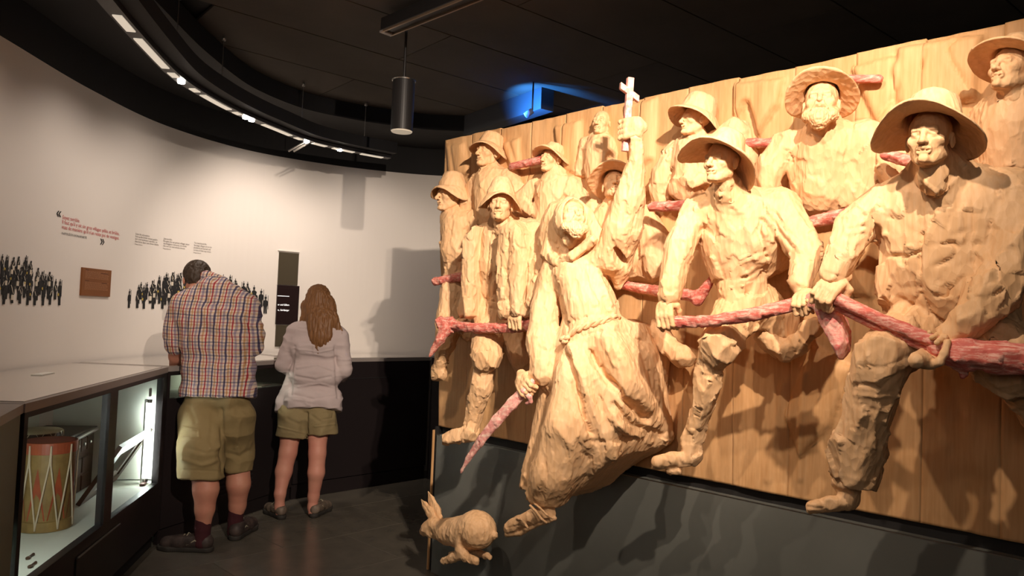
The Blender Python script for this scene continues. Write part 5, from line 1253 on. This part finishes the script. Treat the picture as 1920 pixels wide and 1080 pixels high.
# chest with small drawers
pc = ABd(140, 940, .34); sC = float((pc[:2] - CA) @ eAB)
cw_, cd_, ch_ = .62, .26, .33
cs = in_front(CA, CB, .0, 0, 0); c0_ = in_front(CA, CB, sC - .33, .36, ZF)
chs = thing('small_wooden_chest', 'dark brown wooden chest with little drawers, behind the tall drum in the case', 'chest', c0_, azAB)
MB().box((cw_ / 2, cd_ / 2, ch_ / 2), (cw_, cd_, ch_), ch=.004).build('body', M_brown, chs)
MB().box((cw_ / 2, cd_ / 2, ch_ + .008), (cw_ + .03, cd_ + .02, .016), ch=.003).build('lid', M_brown, chs)
for i in range(3):
    dd = MB().box((.36 + i * .085, -.004, ch_ - .06), (.075, .012, .075), ch=.003).build('drawer', M_brown, chs)
    MB().lathe([(.007, 0), (.009, .006), (.001, .010)], n=10, M=Mframe((1, 0, 0), (0, -1, 0)), c=(.36 + i * .085, -.010, ch_ - .06)).build('knob', M_metal, dd)
for i in range(2):
    for j in range(2): MB().box((.37 + i * .13, -.003, .05 + j * .10), (.115, .010, .085), ch=.003).build('panel', M_brown, chs)
MB().tube([(.30, -.02, ch_ - .008), (.60, -.02, ch_ + .004)], .010, 8).build('rail', M_rim, chs)
td = thing('flat_drum', 'small flat round drum with laced pale skin, lying on the dark chest', 'drum', (c0_[0] + eAB[0] * .17 + nAB[0] * .13, c0_[1] + eAB[1] * .17 + nAB[1] * .13, ZF + ch_ + .017))
MB().lathe([(.118, 0), (.122, .002), (.122, .036), (.116, .038)], n=40).build('hoop', M_brown, td)
MB().lathe([(.122, .036), (.118, .044), (.001, .046)], n=40).build('drum_skin', M_skin_d, td, smooth=True)
B = MB()
for k in range(12):
    a = 2 * math.pi * k / 12; B.tube([cyl(a, .04, .124), cyl(a + .15, .008, .125), cyl(a + .30, .04, .124)], .002, 5)
B.build('lacing', M_rope, td)
# leaning picture frame
P1, P2 = on_z(141, 946, ZF + .014), on_z(214, 895, ZF + .014); dP = float((P2[:2] - CA) @ nAB); P3 = ABd(283, 800, .085); P4 = P1 + P3 - P2
q_ = [P1, P2, P3, P4]
pf = thing('leaning_frame', 'empty brown and silver picture frame leaning in the lit case, one corner raised', 'picture frame', (q_[0][0], q_[0][1], ZF))
org = np.array([q_[0][0], q_[0][1], ZF]); q_ = [p - org for p in q_]; qc = sum(q_) / 4
lowest = min(p[2] for p in q_); q_ = [p - np.array([0, 0, lowest - .004]) if lowest < 0 else p for p in q_]; qc = sum(q_) / 4
nrm = np.cross(q_[1] - q_[0], q_[3] - q_[0]); nrm /= np.linalg.norm(nrm)
if nrm @ (EYE - org) < 0: nrm = -nrm
for i in range(4):
    a, b_ = q_[i], q_[(i + 1) % 4]
    for (f0, f1, th_, m_, nm) in ((0, .34, .022, M_brown, 'rail'), (.34, .50, .012, M_rim, 'inner_slip')):
        pa0 = a + (qc - a) * f0; pb0 = b_ + (qc - b_) * f0; pa1 = a + (qc - a) * f1; pb1 = b_ + (qc - b_) * f1
        B = MB(); V = [pa0, pb0, pb1, pa1]; V = V + [v + nrm * th_ for v in V]
        B.add(V, [(0, 3, 2, 1), (4, 5, 6, 7), (0, 1, 5, 4), (1, 2, 6, 5), (2, 3, 7, 6), (3, 0, 4, 7)]); B.build(nm, m_, pf)
for i, (x, y) in enumerate(((52, 1046), (56, 1062))):
    p = ABd(x, y, .10); p = on_z(x, y, ZF + .006)
    d_ = np.array([eAB[0], eAB[1], 0]) * .05
    tt = thing('small_iron_piece', ('short rusty iron piece, front one at the lower left of the lit case', 'short rusty iron piece, rear one at the lower left of the lit case')[1 - i], 'relic', (p[0], p[1], ZF))
    MB().tube([(0, 0, .006), tuple(d_ * .5 + (0, 0, .007)), tuple(d_ + (0, 0, .006))], [.006, .004, .006], 8).build('shaft', M_brown, tt)
    MB().lathe([(.009, 0), (.010, .008), (.004, .012)], n=10).build('boss', M_brown, tt)
# in the low window
Pm, em, nm_, Lm = secB[1:]
def lowp(px): 
    p = on_plane(px, 715, np.array([Pm[0], Pm[1], 0]), np.array([nm_[0], nm_[1], 0])); return float((p[:2] - Pm) @ em)
q = Pm + em * lowp(492) + nm_ * .14
tt = thing('brass_medal', 'small brass medal lying in the low lit window between the two visitors', 'medal', (q[0], q[1], .8985))
MB().lathe([(.028, 0), (.028, .004), (.02, .007), (.008, .010), (.001, .012)], n=20).build('disc', mat('brass', (.5, .34, .10), .3, metal=.9), tt, smooth=True)
MB().box((.045, 0, .003), (.04, .02, .005), ch=.001).build('ribbon', M_och, tt)
q = Pm + em * lowp(516) + nm_ * .16
tt = thing('open_booklet', 'small open pale booklet lying in the low lit window beside the woman', 'book', (q[0], q[1], .899), math.atan2(em[1], em[0]) + .3)
for s_ in (-1, 1): MB().box((s_ * .052, 0, .006), (.10, .14, .008), np.array([[math.cos(s_ * .06), 0, math.sin(s_ * .06)], [0, 1, 0], [-math.sin(s_ * .06), 0, math.cos(s_ * .06)]])).build('page_block', M_cream, tt)
area('low_window_lamp', (Pm[0] + em[0] * Lm * .5 + nm_[0] * .25, Pm[1] + em[1] * Lm * .5 + nm_[1] * .25, 1.045), (Pm[0] + em[0] * Lm * .5 + nm_[0] * .25, Pm[1] + em[1] * Lm * .5 + nm_[1] * .25, .8), .3, Lm * .8, .05, (.9, 1, .8))
# ------------------------------------------------------------------ the two visitors, seen from behind
def skin_mat(name, c, c2): return mat(name, c, .55, var=(9, c2, .25), bump=(120, .1, .001))
M_skin = skin_mat('skin_ruddy', (.56, .27, .18), (.50, .19, .13)); M_skinf = skin_mat('skin_fair', (.62, .30, .21), (.60, .24, .18))
def cloth_mat(name, c, c2, sc_=60, bs=.4): return mat(name, c, .85, var=(5, c2, .3), bump=(sc_, bs, .003))
M_khaki = cloth_mat('khaki_cotton', (.27, .20, .09), (.23, .165, .07)); M_khaki2 = cloth_mat('khaki_cotton_light', (.30, .235, .12), (.25, .19, .09))
M_pink = cloth_mat('pale_pink_linen', (.60, .50, .49), (.54, .44, .44), 26, .5)
M_sock = mat('burgundy_sock', (.05, .008, .012), .9, bump=(220, .4, .002)); M_shoe = mat('brown_trail_shoe', (.075, .052, .045), .6, var=(16, (.03, .022, .02), .15)); M_shoe2 = mat('beige_trail_shoe', (.22, .165, .125), .6, var=(16, (.10, .075, .055), .15))
M_sole = mat('dark_sole', (.03, .026, .022), .7); M_lace = mat('shoe_trim', (.32, .28, .2), .6)
def plaid():
    m = bpy.data.materials.new('plaid_shirt'); m.use_nodes = True; nt = m.node_tree; b = nt.nodes['Principled BSDF']; b.inputs['Roughness'].default_value = .85
    L = nt.links.new; N = nt.nodes.new; tc = N('ShaderNodeTexCoord'); ns = N('ShaderNodeTexNoise'); ns.inputs['Scale'].default_value = 9; L(tc.outputs['Object'], ns.inputs['Vector'])
    sb = N('ShaderNodeVectorMath'); sb.operation = 'SCALE'; sb.inputs['Scale'].default_value = .022; L(ns.outputs['Color'], sb.inputs[0]); ad = N('ShaderNodeVectorMath'); L(tc.outputs['Object'], ad.inputs[0]); L(sb.outputs[0], ad.inputs[1])
    sx = N('ShaderNodeSeparateXYZ'); L(ad.outputs[0], sx.inputs[0])
    def bands(sock, period, stops):
        mu = N('ShaderNodeMath'); mu.operation = 'MULTIPLY'; mu.inputs[1].default_value = 1 / period; L(sock, mu.inputs[0]); fr = N('ShaderNodeMath'); fr.operation = 'FRACT'; L(mu.outputs[0], fr.inputs[0])
        cr = N('ShaderNodeValToRGB'); cr.color_ramp.interpolation = 'CONSTANT'; e = cr.color_ramp.elements; e[0].position = 0; e[0].color = (*stops[0][1], 1); e[1].position = stops[1][0]; e[1].color = (*stops[1][1], 1)
        for p, c in stops[2:]: q = e.new(p); q.color = (*c, 1)
        L(fr.outputs[0], cr.inputs[0]); return cr.outputs[0]
    cream = (.80, .70, .62); navy = (.10, .09, .18); red = (.45, .05, .07); tan = (.62, .40, .22); lil = (.42, .36, .46)
    # u runs round the body as x; the arms use the same weave
    A = bands(sx.outputs[0], .078, [(0, navy), (.13, cream), (.24, tan), (.34, cream), (.46, red), (.56, cream), (.68, lil), (.84, cream)])
    Bz = bands(sx.outputs[2], .082, [(0, red), (.08, cream), (.26, lil), (.40, cream), (.52, navy), (.62, cream), (.76, tan), (.86, cream)])
    mx = N('ShaderNodeMixRGB'); mx.blend_type = 'MULTIPLY'; mx.inputs[0].default_value = .72; L(A, mx.inputs[1]); L(Bz, mx.inputs[2]); L(mx.outputs[0], b.inputs['Base Color'])
    n2 = N('ShaderNodeTexNoise'); n2.inputs['Scale'].default_value = 22; L(tc.outputs['Object'], n2.inputs['Vector']); bp = N('ShaderNodeBump'); bp.inputs['Strength'].default_value = .4; bp.inputs['Distance'].default_value = .006; L(n2.outputs['Fac'], bp.inputs['Height']); L(bp.outputs[0], b.inputs['Normal'])
    return m
def hairm(name, c, c2):
    m = mat(name, c, .5, var=(6, c2, .2), bump=(5, .5, .004), scale3=(28, 28, 2.2)); return m
idw = lambda V: V
def JW(px, py, Y, r): return (PD(px, py, Y), m_of(r, Y))
def wl(S, pts, k=.02, sy=1.0): S.chain([JW(*p) for p in pts], k=k, sy=sy); return S
def soft(S, h, strokes=(), folds=(), seed=0):
    V, Q = S.mesh(h); N = vnormals(V, Q); d = np.zeros(len(V))
    for (sx, sy, sz, a) in folds:
        nz = vnoise(V * np.array([sx, sy, sz]) + 1.5 * np.stack([vnoise(V * 4, seed + 5)] * 3, 1), seed); d += a * (1 - 2.4 * np.abs(nz))
    if strokes:
        px, py, z = pix(V); vd = EYE - V; fac = np.clip(np.einsum('ij,ij->i', vd, N) / np.linalg.norm(vd, axis=1) * 2 + .1, 0, 1); d += strokes_disp(px, py, strokes) * fac
    return V + N * d[:, None], Q
def part(name, VQ, m, parent, base, **pr):
    return obj_np(name, VQ[0] - base, VQ[1], m, parent, True, **pr)
def shoe(parent, base, heel, toe, w_, hgt, m, h=.0045):
    """heel, toe: floor points; a low trail shoe with sole, upper, collar and laces"""
    d = toe - heel; L_ = np.linalg.norm(d); e = d / L_; M = np.array([e, np.cross([0, 0, 1], e), [0, 0, 1]]).T
    P = lambda a, s_, z: heel + M @ np.array([a * L_, s_ * w_, z])
    S = Solid(); S.chain([(P(.02, 0, .018), w_ * .40), (P(.45, .02, .018), w_ * .40), (P(.80, .03, .018), w_ * .52), (P(.96, .03, .018), w_ * .42)], k=.02)
    S.plane(heel, (0, 0, -1), .003); S.plane(heel + np.array([0, 0, .030]), (0, 0, 1), .004)
    part('sole', S.mesh(h), M_sole, parent, base)
    S = Solid(); S.chain([(P(.05, 0, .055), w_ * .42), (P(.35, 0, .062), w_ * .44), (P(.62, .02, .048), w_ * .46), (P(.90, .03, .036), w_ * .42)], k=.02); S.chain([(P(.06, 0, .07), w_ * .36), (P(.16, 0, hgt), w_ * .40)], k=.02)
    S.plane(heel + np.array([0, 0, .026]), (0, 0, -1), .003); S.plane(heel + np.array([0, 0, hgt + .012]), (-.1, 0, 1), .008)
    S.cap(P(.17, 0, hgt - .02), P(.17, 0, hgt + .05), w_ * .30, k=.006, sub=True)
    up = part('upper', S.mesh(h), m, parent, base)
    B = MB()
    for i in range(4): a = .42 + i * .09; B.tube([P(a, -.30, .085 - i * .008), P(a + .02, 0, .106 - i * .010), P(a + .03, .30, .085 - i * .008)], .0035, 6)
    for s_ in (-1, 1): B.tube([P(.02, s_ * .30, .05), P(.22, s_ * .43, .075), P(.40, s_ * .44, .045)], .005, 6)
    V = np.array(B.v) - base; obj_np('lace', V, B.f, M_lace, parent, True)
def hand_open(S, wrist, fwd, down, w_=.085, side=1):
    f = fwd / np.linalg.norm(fwd); s_ = np.cross(f, down); s_ /= np.linalg.norm(s_); dn = np.cross(s_, f)
    M = np.array([f, s_, dn]).T; P = lambda a, b, c: wrist + M @ np.array([a, b, c])
    S.box(P(.05, 0, .0), (.045, .038, .013), M, rd=.012, k=.012)
    for i, ln in enumerate((.072, .080, .076, .060)):
        y = side * (-.030 + .020 * i); S.chain([(P(.088, y, .0), .0095), (P(.088 + ln * .5, y * 1.08, .006), .0088), (P(.088 + ln, y * 1.08, .024), .0072)], k=.002)
    S.chain([(P(.02, -side * .034, .004), .013), (P(.055, -side * .060, .012), .011), (P(.085, -side * .066, .022), .0085)], k=.006)

# ---- man
heelL, toeL = on_z(389, 1034, 0), on_z(323, 1030, 0); heelL[2] = toeL[2] = 0
toeL = heelL + (toeL - heelL) / np.linalg.norm(toeL - heelL) * .28
heelR = on_z(440, 1012, 0); heelR[2] = 0; toeR = heelR + np.array([.02, .28, 0])
base = np.array([(heelL[0] + heelR[0]) / 2, (heelL[1] + heelR[1]) / 2, 0])
YL, YR = heelL[1] + .0, heelR[1] + .04; YT = (YL + YR) / 2 + .03
man = thing('person', 'man in a checked shirt and khaki shorts bending over the display case', 'person', base)
S = Solid()
wl(S, [(380, 800, YT, 24), (384, 885, YL + .02, 24), (386, 918, YL, 22.5), (384, 955, YL, 17), (380, 1000, YL, 11), (379, 1015, YL, 11)], .02)
wl(S, [(438, 800, YT + .05, 20), (446, 868, YR, 22), (447, 908, YR - .02, 21), (445, 948, YR, 15), (441, 980, YR, 10), (440, 994, YR, 10)], .02)
wl(S, [(409, 600, YT, 26), (409, 730, YT, 24)], .03); wl(S, [(405, 560, YT, 24), (400, 545, YT + .08, 17), (385, 530, YT + .15, 16)], .02)
wl(S, [(345, 580, YT, 17), (333, 625, YT - .01, 13), (331, 650, YT - .02, 15), (331, 668, YT + .03, 13), (329, 680, YT + .08, 10)], .02)
wrist = PD(329, 677, YT + .08); hand_open(S, wrist, np.array([-.25, .6, -.12]), np.array([0, 0, -1.]), side=1)
wl(S, [(462, 580, YT, 17), (473, 640, YT + .02, 14), (468, 655, YT + .12, 12), (450, 668, YT + .26, 9)], .02)
hand_open(S, PD(450, 668, YT + .26), np.array([-.3, .6, -.2]), np.array([0, 0, -1.]), side=-1)
Vb_, Qb_ = S.mesh(.0052)
hc = PD(369, 527, YT + .19); fw = np.array([-.30, .75, -.62]); fw /= np.linalg.norm(fw); up = np.array([0, 0, 1.]) - fw * fw[2]; up /= np.linalg.norm(up); HM = np.array([np.cross(-fw, up), -fw, up]).T
hv, hq = head_mesh('plain'); V2, Q2 = join([(Vb_, Qb_), (hv @ HM.T + hc, hq)])
mb = part('body', (V2, Q2), M_skin, man, base)
def hair_cap(c, M, s_, m, parent, base, name='hair', seed=1, grow=.008):
    S = Solid(); S.ell(c + M @ np.array([0, .022, .040]), np.array([.078 + grow, .094 + grow, .082 + grow]), M); S.ell(c + M @ np.array([0, .06, -.02]), np.array([.062, .05, .06]), M, k=.03)
    S.ell(c + M @ np.array([0, -.115, -.02]), np.array([.085, .085, .085]), M, k=.01, sub=True)
    for x in (-1, 1): S.ell(c + M @ np.array([x * .088, .002, -.01]), np.array([.02, .022, .036]), M, k=.006, sub=True)
    V, Q = S.mesh(.0045); N = vnormals(V, Q); V = V + N * (.004 * (1 - 2 * np.abs(vnoise(V * np.array([90, 90, 40]), seed))))[:, None]; return part(name, (V, Q), m, parent, base)
hair_cap(hc, HM, 1, hairm('short_brown_hair', (.055, .032, .016), (.025, .014, .008)), man, base)
S = Solid()
wl(S, [(352, 576, YT, 30), (405, 553, YT + .03, 32), (455, 574, YT, 28)], .04); wl(S, [(380, 600, YT, 46), (440, 600, YT, 42)], .05); wl(S, [(388, 640, YT, 47), (436, 640, YT, 44)], .05)
wl(S, [(386, 690, YT, 42), (434, 690, YT, 42)], .05); wl(S, [(384, 735, YT, 44), (435, 735, YT, 43)], .04); wl(S, [(384, 770, YT, 45), (435, 770, YT, 44)], .04)
wl(S, [(388, 540, YT + .10, 19), (412, 538, YT + .08, 17)], .02)
wl(S, [(346, 578, YT, 27), (335, 620, YT - .01, 25), (332, 640, YT - .02, 21)], .02); wl(S, [(462, 580, YT, 25), (474, 630, YT + .02, 19), (476, 650, YT + .04, 17)], .02)
S.plane(PD(405, 744, YT), np.array([.03, -.1, -1]), .003)
S.ell(PD(330, 655, YT - .02), (m_of(17, YT), m_of(20, YT), m_of(12, YT)), k=.004, sub=True)
VQ = soft(S, .0055, [([(345, 590), (352, 640), (350, 700)], 4, -.010), ([(465, 590), (468, 650), (462, 700)], 3, -.008), ([(395, 560), (405, 640), (400, 740)], 4, .006), ([(360, 560), (405, 570), (450, 562)], 2, -.004), ([(375, 600), (370, 680), (365, 740)], 4, .006), ([(440, 620), (445, 700), (450, 740)], 4, .007), ([(425, 600), (430, 740)], 4, -.006), ([(385, 620), (385, 740)], 4, -.005), ([(345, 742), (478, 742)], 2, .003)], ((6, 6, 2.2, .007), (14, 14, 9, .004)), 3)
sh = part('shirt', VQ, plaid(), man, base)
S = Solid(); wl(S, [(331, 633, YT - .02, 21.5), (331, 645, YT - .02, 21.0)], .004); S.ell(PD(331, 652, YT - .02), (m_of(15, YT), m_of(17, YT), m_of(10, YT)), k=.004, sub=True); part('rolled_cuff', soft(S, .0045, (), ((20, 20, 8, .003),), 4), bpy.data.materials['plaid_shirt'], sh, base)
S = Solid(); wl(S, [(388, 520, YT + .13, 13), (412, 528, YT + .08, 12)], .02); part('collar', soft(S, .005, (), (), 4), bpy.data.materials['plaid_shirt'], sh, base)
MB_ = MB()
S = Solid()
wl(S, [(384, 745, YT, 34), (433, 745, YT, 34)], .04); wl(S, [(381, 782, YT, 42), (378, 850, YL + .04, 39), (377, 905, YL + .02, 39)], .02); wl(S, [(438, 782, YT + .02, 38), (443, 850, YR, 29), (445, 892, YR, 27)], .02)
S.plane(PD(378, 896, YL), np.array([.0, -.1, -1]), .003)
q = PD(446, 881, YR)
S.box(q + np.array([.06, 0, -.10]), (.13, .2, .10), rd=.002, k=.004, sub=True)
VQ = soft(S, .0055, [([(415, 770), (417, 890)], 4, -.016), ([(342, 800), (372, 806), (374, 822), (344, 820)], 2, .006), ([(350, 840), (385, 850), (410, 845)], 4, -.008), ([(345, 862), (380, 872), (408, 862)], 4, .007), ([(425, 850), (450, 856), (468, 846)], 4, -.007), ([(355, 760), (365, 790)], 4, -.006), ([(340, 880), (415, 884)], 1.6, -.003), ([(400, 770), (395, 830)], 5, -.006), ([(450, 790), (440, 840)], 4, .006)], ((6, 6, 7, .009), (15, 15, 12, .004)), 8)
st = part('shorts', VQ, M_khaki, man, base)
for nm_s, pts in (('sock', [(381, 976, YL, 14.5), (380, 990, YL, 14.2), (379, 1016, YL, 14.5)]), ('sock', [(443, 957, YR, 14), (441, 975, YR, 13), (440, 996, YR, 13.5)])):
    S = Solid(); wl(S, pts, .01); S.plane(PD(pts[0][0], pts[0][1] - 4, pts[0][2]), (0, 0, 1), .004); part('sock', soft(S, .005, (), ((30, 30, 10, .001),), 2), M_sock, man, base)
for h_, t_ in ((heelL, toeL), (heelR, toeR)):
    so = new_obj('shoe', None, man); shoe(so, base, h_, t_, .105, .095, M_shoe)

# ---- woman
heelL, heelR = on_z(528, 973, 0), on_z(588, 970, 0); heelL[2] = heelR[2] = 0
toeL = heelL + np.array([-.14, .16, 0]) / np.hypot(.14, .16) * .235; toeR = heelR + np.array([.05, .23, 0])
base = np.array([(heelL[0] + heelR[0]) / 2, (heelL[1] + heelR[1]) / 2, 0]); YL, YR = heelL[1] + .02, heelR[1] + .02; YT = (YL + YR) / 2 + .06
wom = thing('person', 'woman with long reddish hair in a pale blouse and short khaki shorts', 'person', base)
S = Solid()
wl(S, [(552, 770, YT, 18), (545, 812, YT, 19), (540, 848, YT - .03, 16), (532, 884, YT - .05, 15), (525, 926, YL, 10), (524, 950, YL, 8.5), (526, 962, YL, 9)], .02)
wl(S, [(598, 770, YT, 18), (596, 812, YT, 18.5), (595, 850, YT - .03, 15.5), (593, 886, YT - .05, 15), (588, 930, YR, 10), (586, 950, YR, 8.5), (587, 960, YR, 9)], .02)
wl(S, [(590, 650, YT, 18), (576, 740, YT, 20)], .04); wl(S, [(596, 615, YT, 14), (596, 590, YT + .03, 13)], .02)
wl(S, [(552, 622, YT, 11), (535, 680, YT, 10), (545, 695, YT + .14, 8.5), (560, 700, YT + .26, 7)], .02); hand_open(S, PD(560, 700, YT + .26), np.array([.3, .7, -.1]), np.array([0, 0, -1.]), side=1)
wl(S, [(636, 628, YT, 11), (644, 690, YT, 10), (638, 705, YT + .12, 8.5), (625, 708, YT + .24, 7)], .02); hand_open(S, PD(625, 708, YT + .24), np.array([-.3, .7, -.1]), np.array([0, 0, -1.]), side=-1)
Vb_, Qb_ = S.mesh(.0052)
hc = PD(596, 566, YT + .045); fw = np.array([-.42, .82, -.30]); fw /= np.linalg.norm(fw); up = np.array([0, 0, 1.]) - fw * fw[2]; up /= np.linalg.norm(up); HM = np.array([np.cross(-fw, up), -fw, up]).T * .95
V2, Q2 = join([(Vb_, Qb_), (hv @ HM.T + hc, hq)]); part('body', (V2, Q2), M_skinf, wom, base)
# long hair
S = Solid(); S.ell(hc + HM @ np.array([0, .020, .036]), np.array([.083, .100, .088]), HM / .95); Yh = YT - .075
wl(S, [(598, 575, YT - .01, 27), (600, 605, Yh + .02, 23), (601, 632, Yh - .01, 17), (598, 655, Yh - .015, 9)], .03, .55)
wl(S, [(612, 570, YT + .0, 16), (622, 600, Yh + .03, 11), (632, 615, YT - .04, 7), (641, 630, YT - .045, 2.5)], .015, .6); wl(S, [(580, 575, YT + .02, 15), (572, 600, Yh + .05, 8), (562, 612, YT - .03, 5), (550, 622, YT - .04, 2)], .012, .6)
S.ell(hc + HM @ np.array([.0, -.125, -.03]), np.array([.080, .085, .10]), HM / .95, k=.01, sub=True)
V, Q = S.mesh(.0042); N = vnormals(V, Q); wob = vnoise(V * np.array([12, 12, 7]), 4) * .5
d = .0055 * (1 - 2.2 * np.abs(vnoise(V * np.array([75, 75, 5]) + wob[:, None] * np.array([1.2, 1.2, 0]), 6))) + .003 * vnoise(V * np.array([150, 150, 9]), 9)
part('long_hair', (V + N * d[:, None], Q), hairm('auburn_hair', (.30, .14, .052), (.15, .062, .022)), wom, base)
S = Solid()
wl(S, [(560, 622, YT, 19), (596, 612, YT, 20), (630, 626, YT, 17)], .03); wl(S, [(572, 650, YT, 32), (612, 650, YT, 31)], .04, .9); wl(S, [(574, 700, YT, 32), (612, 700, YT, 31)], .04, .9); wl(S, [(571, 752, YT, 37), (606, 752, YT, 35)], .03, .9); wl(S, [(571, 785, YT, 39), (606, 785, YT, 36)], .03, .9)
wl(S, [(553, 625, YT, 17), (538, 668, YT, 15.5), (532, 684, YT, 14.5), (545, 697, YT + .12, 11)], .015); wl(S, [(637, 632, YT, 16), (643, 675, YT, 14), (645, 694, YT, 13.5), (640, 708, YT + .10, 11)], .015)
wl(S, [(548, 705, YT + .02, 12), (534, 755, YT + .03, 15), (528, 780, YT + .03, 14)], .02)
a_ = PD(522, 757, YT); b__ = PD(600, 774, YT); S.plane(PD(575, 771, YT), np.array([.04, -.35, -1]), .003)
VQ = soft(S, .005, [([(552, 650), (548, 690), (545, 740)], 3, -.009), ([(628, 650), (630, 700), (634, 745)], 3, -.009), ([(560, 655), (600, 660), (625, 655)], 1.6, .005), ([(558, 690), (595, 684), (625, 694)], 2.4, .006), ([(556, 705), (590, 712), (620, 706)], 2.4, -.006), ([(560, 725), (600, 718), (628, 728)], 2.4, .005), ([(552, 740), (590, 748), (628, 742)], 2.4, -.004), ([(590, 620), (588, 660)], 2, .004), ([(545, 764), (590, 770), (632, 764)], 1.5, .003)], ((4, 4, 16, .005), (12, 12, 34, .0022)), 12)
part('blouse', VQ, M_pink, wom, base)
S = Solid(); wl(S, [(562, 755, YT, 26), (592, 755, YT, 26)], .03, .95); wl(S, [(553, 782, YT, 32), (547, 826, YT, 29)], .015); wl(S, [(598, 782, YT, 31), (604, 818, YT, 28)], .015)
S.plane(PD(547, 819, YT), np.array([-.05, -.1, -1]), .003)
q = PD(606, 812, YT); S.box(q + np.array([.06, 0, -.10]), (.155, .2, .10), rd=.002, k=.004, sub=True)
VQ = soft(S, .005, [([(575, 775), (576, 820)], 3, -.016), ([(522, 800), (570, 812)], 1.3, .004), ([(540, 785), (560, 795)], 3, -.005), ([(585, 780), (600, 790)], 3, -.005), ([(590, 800), (628, 795)], 1.3, .004), ([(605, 775), (625, 772), (622, 784), (606, 786)], 1.4, -.004)], ((9, 9, 9, .006), (20, 20, 16, .002)), 15)
part('shorts', VQ, M_khaki2, wom, base)
for h_, t_ in ((heelL, toeL), (heelR, toeR)):
    so = new_obj('shoe', None, wom); shoe(so, base, h_, t_, .088, .078, M_shoe2)
